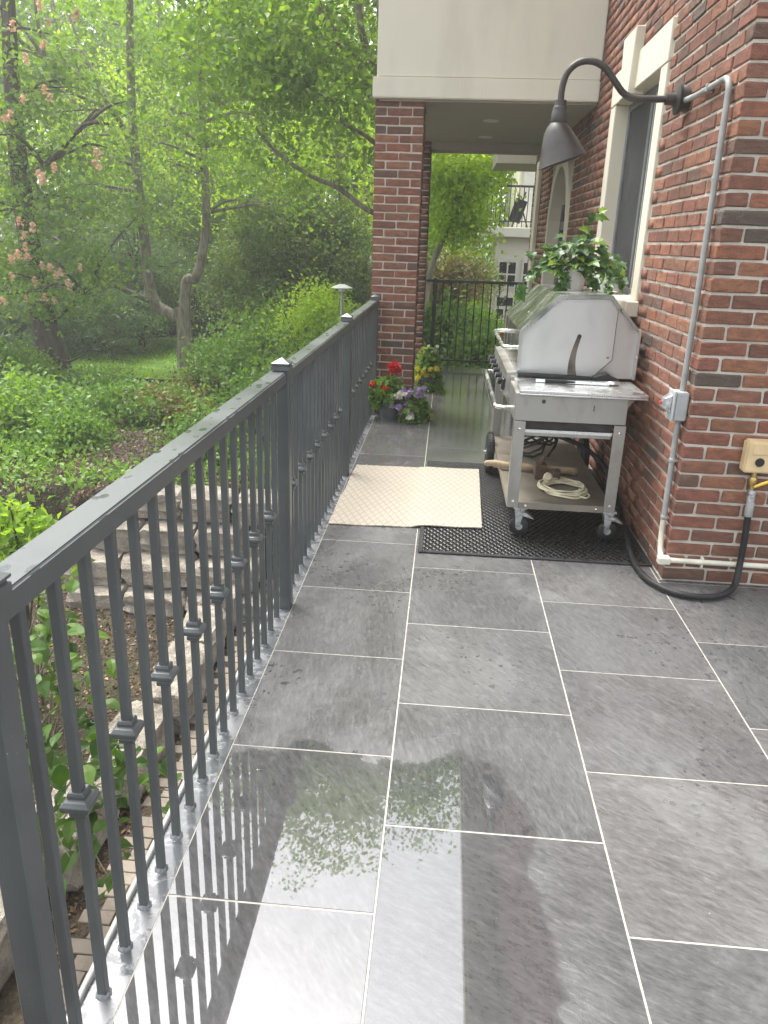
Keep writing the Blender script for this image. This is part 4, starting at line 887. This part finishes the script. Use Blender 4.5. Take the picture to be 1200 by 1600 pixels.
# backdrop trees (each its own thing)
BT = [(520, 250, 22, 'bright', 3.4, 3.0, 'bright yellow green tree glowing behind the maple limbs'), (440, 60, 27, 'mid', 4.6, 5, 'tall mid green tree behind the maple'),
      (130, 230, 25, 'bright', 4.4, 4.0, 'tall yellow green tree behind the forked trunk'), (20, 330, 24, 'bright', 3.0, 2.6, 'yellow green tree behind the pink chestnut'),
      (250, 60, 30, 'mid', 5.4, 5.5, 'tall tree high behind the lawn'), (330, 330, 25, 'mid', 3.0, 2.6, 'round green tree behind the lawn fence'),
      (560, 60, 28, 'bright', 4.2, 5, 'pale green tree top beside the stucco balcony'), (80, 40, 30, 'mid', 5.2, 5.5, 'tall leafy tree in the upper woodland'), (690, 320, 24, 'bright', 1.5, 2.6, 'light green tree seen between the pillar and the neighbouring house'),
      (740, 220, 27, 'mid', 1.8, 2.4, 'tree rising beside the neighbouring cream house')]
for px, py, Y, lf, rx, rz, lab in BT:
    c = at(px, py, Y); b = gz(Vector((c.x, Y, 0)))
    tree('woodland_tree', lab, [(b, Vector((c.x+random.uniform(-.4, .4), Y, (b.z+c.z)/2)), Vector((c.x, Y, c.z+rz*.5)), .20, .06)],
         [(tuple(c), (rx, rx*.5, rz), 130, 40, .46), ((c.x, Y+.6, c.z-rz*.9), (rx*.7, rx*.4, rz*.5), 30, 34, .42)]+([((c.x, Y+1, c.z+rz*2.2), (rx, rx*.5, rz*1.2), 26, 40, .6)] if py < 100 else []), lf, .14, nl=18, r0=.06, group='woodland trees beyond the lawn')
# yew-like dark evergreen
Yy = 19.6; by = gz(at(440, 540, Yy))
tree('evergreen_bush', 'dark dense evergreen mass behind the railing and the small lamp', [(by, by+Vector((0, 0, 1.6)), by+Vector((.2, 0, 3)), .16, .05)],
     [(tuple(at(440, 420, Yy)), (1.8, 1.3, 1.8), 190, 70, .27), (tuple(at(520, 430, Yy+.3)), (1.7, 1.2, 1.7), 170, 70, .27), (tuple(at(470, 350, Yy+.6)), (1.6, 1.1, .9), 110, 60, .22), (tuple(at(400, 440, Yy+.5)), (1.0, 1.0, 1.4), 90, 60, .24)], 'dark', .10, 'barkd', nl=16, cat='bush', shell=.35)
# soft pines lower left
for px, py, Y, r, lab in ((150, 500, 19.5, 1.5, 'soft blue green pine beside the leaning dark trunk'), (215, 440, 21.5, 1.7, 'feathery pale pine behind the forked trunk'), (20, 500, 18.5, 1.9, 'dim blue green pine left of the leaning trunk'), (120, 390, 22, 2.2, 'tall soft pine behind the pink chestnut')):
    c = at(px, py, Y); b = gz(Vector((c.x, Y, 0)))
    t_ = thing('pine_tree', b, lab, 'tree', 'soft pines behind the lawn'); tm = MB(); tm.tube([b, Vector((c.x, Y, c.z+r*.8))], [.10, .03], 7)
    P, C, s = clumps(tuple(c), (r, r*.8, r*.9), 110, 90, .30, .28, .5); limbs(tm, [Vector((c.x, Y, c.z+k*.3)) for k in (-2, -1, 0, 1, 2)], C, 40, .03); tm.build('trunk', MT['barkd'], t_)
    leaf_cloud('crown', P, .16, LEAF['pine'], t_, .3, .16, shade=s)
# far woodland
Ps = []; Ss = []
for k in range(60):
    a = random.uniform(-1.05, .55); d = random.uniform(36, 46); c = (d*math.sin(a), d*math.cos(a), random.uniform(-1, 9)+random.choice((0, 0, 5)))
    P, C, s = clumps(c, (4.2, 2.5, 4.5), 60, 26, .8, .6, .6); Ps.append(P); Ss.append(s)
tag(leaf_cloud('woodland', np.concatenate(Ps), .42, LEAF['mid'], None, shade=np.concatenate(Ss)), 'dense green woodland closing the view behind the garden', 'woodland', kind='stuff')
# far fence behind the lawn
ff = thing('garden_fence', (-9.5, 24.3, -1.5), 'dark board fence behind the lawn', 'fence')
fme = None
for k in range(72):
    x = -17.5+k*.19; zt = terrain(x, 24.3)
    if fme is None:
        fm = MB().box(-.085, .085, -.012, .012, -.1, 1.5); o = fm.build('board', MT['fence'], ff, origin=(0, 0, 0)); fme = o.data; bpy.data.objects.remove(o)
    o = link('board', fme, ff, (x, 24.3+random.uniform(-.006, .006), zt)); o.scale.z = random.uniform(.97, 1.03)
fm = MB().box(-17.6, -3.9, 24.313, 24.36, -.5, -.42).box(-17.6, -3.9, 24.313, 24.36, -1.2, -1.12); fm.build('stringer', MT['fence'], ff)
# distant shed roof strip and pale path at far left
sw = MB().add([tuple(gz(at(95, 562, 21), .08)), tuple(gz(at(118, 560, 21), .08)), tuple(gz(at(112, 542, 23), .08)), tuple(gz(at(98, 542, 23), .08))], [(0, 1, 2, 3)]); tag(sw.build('path', MT['slab']), kind='structure')

# shrubs
def shrub(px, py, Y, r, leaf, size, lab, ncl=70, per=46, name='shrub', twig=14, group='garden shrubs below the railing', cr=.22, cat='shrub', rz=None, aspect=.62):
    c = at(px, py, Y); b = gz(Vector((c.x, Y, 0)), -.05); rz = rz or r*.8
    t = thing(name, b, lab, cat, group); tm = MB()
    P, C, s = clumps((c.x, c.y, max(c.z, b.z+rz*.35)), (r, r*.8, rz), ncl, per, cr, .6, .45, zmin=b.z+.05)
    P[:, 2] = np.maximum(P[:, 2], b.z+.04+RNG.random(len(P))*.1)
    for i in RNG.choice(len(C), min(twig, len(C)), replace=False):
        e = Vector(C[i]); s0 = b+Vector((random.uniform(-.1, .1), random.uniform(-.1, .1), 0)); tm.tube(smooth_path([s0, s0.lerp(e, .5)+Vector((0, 0, .1)), e], 3), .009, 4, cap=False)
    tm.build('stems', MT['barkd'], t); leaf_cloud('foliage', P, size, LEAF[leaf], t, shade=s, aspect=aspect); return t
SH = [(45, 691, 12.0, 1.0, 'shrub', .10, 'big fresh green shrub under the leaning dark trunk'), (190, 690, 12.3, 1.1, 'shrub', .10, 'wide green shrub below the lawn edge'), (20, 720, 10.5, .9, 'mid', .10, 'low green shrub at the far left of the soil bank'),
      (255, 680, 12.6, .8, 'shrub', .09, 'fine leaved shrub in front of the forked trunk'), (320, 650, 13.8, .75, 'ruddy', .085, 'reddish brown leaved shrub at the foot of the forked trunk'), (270, 705, 12.2, .75, 'ruddy', .08, 'low brownish shrub along the soil bank'),
      (390, 570, 14, 1.05, 'shrub', .085, 'tall green shrub beside the railing post'), (450, 530, 15, 1.1, 'mid', .085, 'loose green shrub in front of the dark evergreen'), (505, 505, 14.2, .75, 'bright', .08, 'yellow green shrub at the foot of the small white lamp'),
      (420, 640, 11, .85, 'shrub', .08, 'dense shrub seen through the balusters past the railing post'), (340, 740, 10.3, .75, 'shrub', .07, 'low ground hugging shrub above the stone wall'), (500, 600, 12, .9, 'mid', .08, 'green shrub close behind the far balusters'),
      (120, 770, 10.2, .5, 'shrub', .075, 'small sprawling shrub on the soil bank'), (10, 640, 15, 1.2, 'mid', .11, 'dull green shrub below the dim pine'), (560, 560, 12.5, .8, 'shrub', .08, 'shrub filling the gap beside the brick pillar'), (440, 760, 9.2, .55, 'shrub', .07, 'leafy shrub behind the stone blocks near the path')]
for px, py, Y, r, lf, sz, lab in SH: shrub(px, py, Y, r, lf, sz, lab, ncl=int(85*r)+20, rz={690: .30, 691: .62, 640: .7, 650: .45, 705: .42}.get(py, .26 if py > 635 and Y > 12 else None))
# ground cover
n = 44000; gx = RNG.uniform(-9.5, -1.6, n); gy = RNG.uniform(7.4, 17, n)
keep = (np.sin(gx*1.9+gy)*np.cos(gy*1.3-gx*.6)+RNG.normal(0, .35, n)) > -.05
keep &= (gy > 8.5) | ((gx < -4.1) & (gy > 8.3+.6*np.sin(gx*1.7)+.4*np.sin(gx*4.1)+RNG.normal(0, .25, n)))
bare = ((gx+4.7)**2/.7+(gy-10.6)**2/1.3) < 1; keep &= ~(bare & (RNG.random(n) < .93))
gx, gy = gx[keep], gy[keep]
P = np.stack([gx, gy, np.array([terrain(a, b) for a, b in zip(gx, gy)])+np.abs(RNG.normal(0, .09, len(gx)))+.02], 1)
tag(leaf_cloud('ground_cover', P, .085, LEAF['shrub'], None, .9), 'low green ground cover spreading over the soil bank', 'ground cover', kind='stuff')
# pebbly litter and mulch chips in the lower bed
n = 16000; P = np.stack([RNG.uniform(-6, -1.9, n), RNG.uniform(3.0, 12.5, n), np.zeros(n)], 1); P[:, 2] = [terrain(a, b)+.012 for a, b in P[:, :2]]
MT['litter'] = mk_leaf('dry_litter', [(0, (.025, .018, .012)), (.6, (.07, .05, .034)), (.93, (.13, .10, .07)), (1, (.26, .21, .14))], .1)
tag(leaf_cloud('leaf_litter', P, .045, MT['litter'], None, 1.2, .6), 'dry bark chips and leaf litter on the garden soil', 'mulch', kind='stuff')

# ------------------------------------------------------------------ stone blocks and paver path below
def rock_mesh(i):
    rr = random.Random(100+i); bm = bmesh.new(); bmesh.ops.create_cube(bm, size=1)
    bmesh.ops.subdivide_edges(bm, edges=bm.edges[:], cuts=4, use_grid_fill=True)
    ph = [rr.uniform(0, 6) for _ in range(6)]
    for v in bm.verts:
        c = v.co; e = sum(1 for k in c if abs(abs(k)-.5) < 1e-4)
        if e >= 2: v.co = c*(.93 if e == 2 else .85)
        v.co += Vector((math.sin(c.y*9+ph[0])+math.sin(c.z*13+ph[1]), math.sin(c.x*9+ph[2])+math.sin(c.z*12+ph[3]), .6*math.sin(c.x*10+ph[4])+.6*math.sin(c.y*11+ph[5])))*.030+Vector((rr.uniform(-1, 1), rr.uniform(-1, 1), rr.uniform(-1, 1)))*.026+Vector((0, 0, .04*math.sin(c.x*4+ph[1])*math.sin(c.y*5+ph[2])))
    me = bpy.data.meshes.new('stone_block'); bm.to_mesh(me); bm.free(); me.materials.append(MT['rock']); return me
RK = [rock_mesh(i) for i in range(8)]
sw = thing('stone_retaining_wall', (-3.3, 7.6, -2.45), 'stepped retaining wall of pale rough limestone blocks', 'stone wall')
def rock(x, y, z, l, w, h, rz=0, par=None):
    o = link('stone_block', random.choice(RK), par or sw, (x, y, z+h/2)); o.scale = (l, w, h); o.rotation_euler = (random.uniform(-.03, .03), random.uniform(-.03, .03), rz+random.uniform(-.05, .05)); return o
H_ = .31
for k, (xa, xb, yy) in enumerate(((-4.0, -2.15, 7.30), (-4.1, -2.1, 7.52), (-3.95, -2.1, 7.78), (-3.6, -2.0, 8.02))):
    x = xa+.0
    while x < xb-.2:
        l = random.uniform(.52, .85); rock(x+l/2, yy+.22+random.uniform(-.03, .03), -2.46+k*(H_-.003), l-.015, .5, H_-.01); x += l
st_ = thing('stone_edging', (-2.2, 5.4, -2.45), 'row of long pale stone blocks edging the paved path', 'stone edging')
y = 2.7; 
while y < 8.2:
    l = random.uniform(.7, 1.05); x = -2.16-.05*(y-5)+random.uniform(-.03, .03) if y > 4.6 else -2.20-.12*(4.6-y)
    rock(x, y+l/2, -2.46, .40, l-.02, .42+random.uniform(-.02, .03), .04, st_); y += l
pth = MB().box(-1.98, -.62, -1, 12, -2.43, -2.365).build('path', MT['soil']); tag(pth, kind='structure')
pv = MB().box(-.098, .098, -.048, .048, -.03, .03).build('paver', MT['paver'], pth, bevel=.004, origin=(0, 0, 0)); pvm = pv.data; bpy.data.objects.remove(pv)
cnt = 0
for j in range(0, 90):
    for i in range(0, 7):
        x = -1.90+i*.202+(.1 if j % 2 else 0); y = 2.6+j*.102
        px, py, w = project((x, y, -2.35))
        if x > -.72 or px < -40 or px > 480 or cnt > 295 or y > 8.5 or (px > 250 and x > -1.25): continue
        o = link('paver', pvm, pth, (x, y, -2.385+random.uniform(-.004, .004))); o.rotation_euler.z = random.uniform(-.02, .02); cnt += 1

# leafy bush reaching up beside the balusters (leaves are parts)
hb = thing('hydrangea_bush', (-2.55, 3.75, -2.42), 'bright green large leaved bush reaching up behind the near balusters', 'bush')
stm = MB(); nlf = 0
targets = [(60, 940, 3.6), (90, 1000, 3.4), (55, 1060, 3.3), (110, 1090, 3.3), (150, 1120, 3.5), (190, 1160, 3.6), (230, 1170, 3.7), (70, 1150, 3.1), (120, 1190, 3.2), (250, 1210, 3.7), (40, 1190, 3.0), (160, 1230, 3.3), (90, 1280, 3.1), (60, 1330, 3.0), (110, 1340, 3.1), (170, 1370, 3.3), (150, 1040, 3.6), (200, 1220, 3.5), (265, 1235, 3.8), (30, 1120, 3.1), (110, 950, 3.8), (75, 900, 3.8), (40, 1000, 3.3), (130, 1300, 3.2), (190, 1290, 3.4)]
for px, py, Y in targets:
    e = at(px, py, Y); s0 = Vector((-2.55+random.uniform(-.15, .15), 3.75+random.uniform(-.15, .15), -2.42))
    pts = smooth_path([s0, s0.lerp(e, .55)+Vector((0, 0, .35)), e], 8); stm.tube(pts, [.010*(1-.6*j/(len(pts)-1)) for j in range(len(pts))], 5, cap=False)
    for k in range(11):
        q = pts[-1-(k % 6)]+Vector((random.gauss(0, .075), random.gauss(0, .09), random.gauss(0, .06)))
        place_leaf(OVA, q, Vector((random.uniform(-1, 1), random.uniform(-1, 1), random.uniform(-.9, .1))), Vector((random.uniform(-.5, .5), random.uniform(-.6, .4), 1)), random.uniform(.07, .13), hb); nlf += 1
stm.build('stems', MT['bark'], hb)
# fresh bright sprays at the frame edge, growing from a young shrub
shrub(10, 850, 5.6, .42, 'maple', .085, 'young yellow green maple shoot beside the near end of the railing', 36, 30, name='maple_sapling', cr=.12, rz=.38)

# ------------------------------------------------------------------ flowers
def flower_pot(c, pr, ph, lab, fol, heads, leaf='shrub', pot='gpot', size=.05):
    t = thing('flower_pot', c, lab, 'flower pot')
    MB().lathe([(pr*.72, 0), (pr*.98, ph*.9), (pr*1.06, ph*.9), (pr*1.06, ph), (pr*.95, ph), (pr*.92, ph*.86), (.002, ph*.86)], c, 24).build('pot', MT[pot], t, smooth=40)
    Ps = []
    for (dx, dy, dz, r, n) in fol:
        P, C, s = clumps((c[0]+dx, c[1]+dy, c[2]+dz), (r, r*.8, r*.7), n, 16, .03, .7); P[:, 2] = np.maximum(P[:, 2], .012); Ps.append(P)
    leaf_cloud('foliage', np.concatenate(Ps), size, LEAF[leaf], t, .8, .8)
    for (col, dx, dy, dz, r) in heads:
        n = int(18+r*900); u = RNG.normal(0, 1, (n, 3)); u /= np.linalg.norm(u, axis=1)[:, None]; P = np.array([c[0]+dx, c[1]+dy, c[2]+dz])+u*r*RNG.uniform(.5, 1, n)[:, None]*np.array([1, 1, .8])
        leaf_cloud('flower_head', P, max(.018, r*.75), PET[col], t, .3, .95)
        MB().tube([(c[0]+dx*.5, c[1]+dy*.5, c[2]+ph*.86), (c[0]+dx, c[1]+dy, c[2]+dz-r*.3)], .003, 4).build('stalk', LEAF['mid'], t)
    return t
hd = [('red', .02, -.06, .48, .066), ('red', -.17, -.08, .33, .036), ('red', -.05, -.12, .30, .034), ('yellow', -.11, -.03, .33, .022), ('yellow', -.15, -.06, .28, .02)]
for k in range(26):
    hd.append((random.choice(('violet', 'violet', 'violet', 'white', 'violet')), random.uniform(.02, .32), random.uniform(-.22, -.10), random.uniform(.04, .32), random.uniform(.022, .034)))
for k in range(5): hd.append(('yellow', random.uniform(.08, .3), random.uniform(-.15, -.06), random.uniform(.03, .14), .024))
flower_pot((-.455, 7.02, 0.0), .13, .20, 'slate grey pot of red geraniums and violet petunias at the pillar foot', [(-.08, -.02, .24, .15, 70), (.0, 0, .30, .10, 24), (.19, -.05, .15, .15, 80), (.22, -.04, .05, .12, 40)], hd)
hd = [('yellow', random.uniform(-.12, .1), random.uniform(-.14, -.06), random.uniform(.14, .28), .032) for k in range(14)]+[('violet', random.uniform(-.02, .15), random.uniform(-.1, .0), random.uniform(.2, .48), .02) for k in range(9)]+[('white', random.uniform(-.05, .1), -.05, random.uniform(.4, .52), .018) for k in range(4)]+[('yellow', -.06, -.04, .47, .025), ('yellow', -.03, -.04, .42, .02)]
flower_pot((-.16, 8.55, 0.0), .12, .17, 'pot of yellow and violet flowers standing between the two brick pillars', [(0, 0, .22, .15, 70), (.02, 0, .40, .10, 40), (.05, -.03, .1, .13, 40)], hd, 'shrub')
hd = [('red', -.03, -.05, .48, .05), ('red', -.09, -.05, .40, .03), ('violet', -.12, -.06, .33, .025), ('yellow', .0, -.08, .22, .025), ('violet', -.09, -.08, .18, .02)]
flower_pot((.80, 10.15, 0.0), .13, .20, 'pot with a dark red flower in the corner of the black railing', [(0, 0, .28, .17, 90), (0, 0, .12, .15, 50)], hd, 'dark')

# small white garden lamp on a pole
gl = thing('garden_lamp', gz(at(533, 560, 12.4)), 'small white mushroom cap lamp on a pole behind the railing', 'garden lamp')
cL = at(533, 449, 12.4); bL = org_of(gl)
MB().tube([bL, (bL.x, bL.y, cL.z-.03)], .022, 10).build('pole', MT['conduit'], gl, smooth=50)
MB().lathe([(.05, -.06), (.06, -.01), (.165, -.012), (.168, -.002), (.10, .028), (.04, .048), (.001, .052)], (bL.x, bL.y, cL.z), 24).build('cap', MT['lampwhite'], gl, smooth=30)

# ------------------------------------------------------------------ neighbouring house
ny = 21.0
nh = thing('neighbouring_house', (3.2, ny+1, -1.6), 'cream neighbouring house with iron balcony and french doors beyond the terrace', 'house')
MB().box(1.75, 8, ny+1.2, ny+6, -1.7, 9).build('wall', MT['nwall'], nh); MB().box(1.18, 8, ny, ny+1.2, -1.7, 1.75).build('lower_wall', MT['nwall'], nh)
bsl = MB().box(.70, 6, ny-.5, ny+1.2, 1.76, 2.0).build('balcony_slab', MT['nwall'], nh, bevel=.02)
brl = MB().box(.74, 6, ny-.45, ny-.41, 2.92, 2.97).box(.74, .78, ny-.41, ny+1.1, 2.92, 2.97).box(.74, 6, ny-.44, ny-.42, 2.12, 2.15).build('balcony_rail', MT['blk_iron'], nh)
for k in range(30): MB().box(.76+k*.11, .78+k*.11, ny-.44, ny-.42, 2.0, 2.92).build('baluster', MT['blk_iron'], brl)
for k in range(9): MB().box(.75, .77, ny-.30+k*.15, ny-.28+k*.15, 2.0, 2.92).build('baluster', MT['blk_iron'], brl)
for x0 in (1.32, 1.94):
    w_ = MB(); zA, zB = -1.2, .28
    w_.box(x0-.05, x0+.47, ny-.05, ny-.005, zB, zB+.07).box(x0-.05, x0, ny-.05, ny-.005, zA, zB).box(x0+.42, x0+.47, ny-.05, ny-.005, zA, zB).box(x0, x0+.42, ny-.04, ny-.006, -.02, .06)
    w_.box(x0+.19, x0+.23, ny-.035, ny-.007, zA, -.02)
    for zz in (-.9, -.6, -.3): w_.box(x0, x0+.19, ny-.034, ny-.008, zz, zz+.03).box(x0+.23, x0+.42, ny-.034, ny-.008, zz, zz+.03)
    o = w_.build('french_door', MT['wframe'], nh); MB().box(x0, x0+.42, ny-.02, ny-.012, zA, zB).build('pane', MT['glass'], o)
    w_ = MB().box(x0-.05, x0+.47, ny-.05, ny-.005, .50, .56).box(x0-.05, x0+.47, ny-.05, ny-.005, 1.16, 1.24).box(x0-.05, x0, ny-.05, ny-.005, .56, 1.16).box(x0+.42, x0+.47, ny-.05, ny-.005, .56, 1.16).box(x0+.19, x0+.23, ny-.04, ny-.006, .56, 1.16).box(x0, x0+.19, ny-.04, ny-.006, .84, .88).box(x0+.23, x0+.42, ny-.04, ny-.006, .84, .88)
    o = w_.build('window', MT['wframe'], nh); MB().box(x0, x0+.42, ny-.02, ny-.012, .56, 1.16).build('pane', MT['glass'], o)
MB().box(1.85, 2.3, ny+1.15, ny+1.195, 2.1, 4.2).build('upper_door', MT['wframe'], nh)
ch = thing('folding_chair', (1.75, ny+.1, 2.0), 'dark folded chair leaning on the neighbouring balcony', 'chair')
MB().tube([(1.55, ny, 2.0), (1.85, ny+.1, 2.85)], .02, 6).build('frame', MT['blk_iron'], ch); MB().tube([(1.95, ny, 2.0), (1.65, ny+.1, 2.8)], .02, 6).build('frame', MT['blk_iron'], ch); MB().cbox((1.68, ny+.05, 2.4), (.30, .04, .55), Matrix.Rotation(.3, 3, 'Y')).build('seat', MT['blackpl'], ch)
cl = MB().box(2.05, 2.32, ny-.36, ny-.33, 2.1, 3.0); tag(cl.build('hanging_cloth', plain('indigo_cloth', (.03, .03, .07), .9), bevel=.01, origin=(2.18, ny-.34, 2.1)), 'dark indigo cloth hanging on the neighbouring balcony', 'cloth')
for px, py, Y, r, lf, lab in ((690, 520, 13, .6, 'shrub', 'pale flowering shrub just beyond the end railing'), (735, 520, 15, .65, 'mid', 'green shrub between the end railing and the french doors'), (705, 440, 17, .75, 'ruddy', 'tall reddish shrub beside the neighbouring house'), (722, 430, 18.5, .75, 'dark', 'dark shrub in front of the neighbouring house'), (800, 545, 14.5, .5, 'mid', 'leafy shrub below the french doors'), (755, 550, 12.4, .4, 'shrub', 'low shrub at the foot of the end railing'), (680, 400, 20, .9, 'mid', 'green shrub behind the shaded brick pillar')):
    shrub(px, py, Y, r, lf, .085, lab, ncl=int(90*r)+25, group='shrubs beyond the end railing')


# ------------------------------------------------------------------ thin summer haze over the garden
hz = MB().box(-85, 85, -14, 125, -3.6, 24)
ho_ = hz.build('haze', None); tag(ho_, 'thin pale haze hanging over the whole garden', 'haze', kind='stuff')
hm = bpy.data.materials.new('thin_haze'); hm.use_nodes = True; hm.node_tree.nodes.clear()
hv = hm.node_tree.nodes.new('ShaderNodeVolumePrincipled'); hv.inputs['Color'].default_value = (.95, .96, .92, 1); hv.inputs['Density'].default_value = .0038; hv.inputs['Anisotropy'].default_value = .3
hout = hm.node_tree.nodes.new('ShaderNodeOutputMaterial'); hm.node_tree.links.new(hv.outputs[0], hout.inputs['Volume']); ho_.data.materials.append(hm)
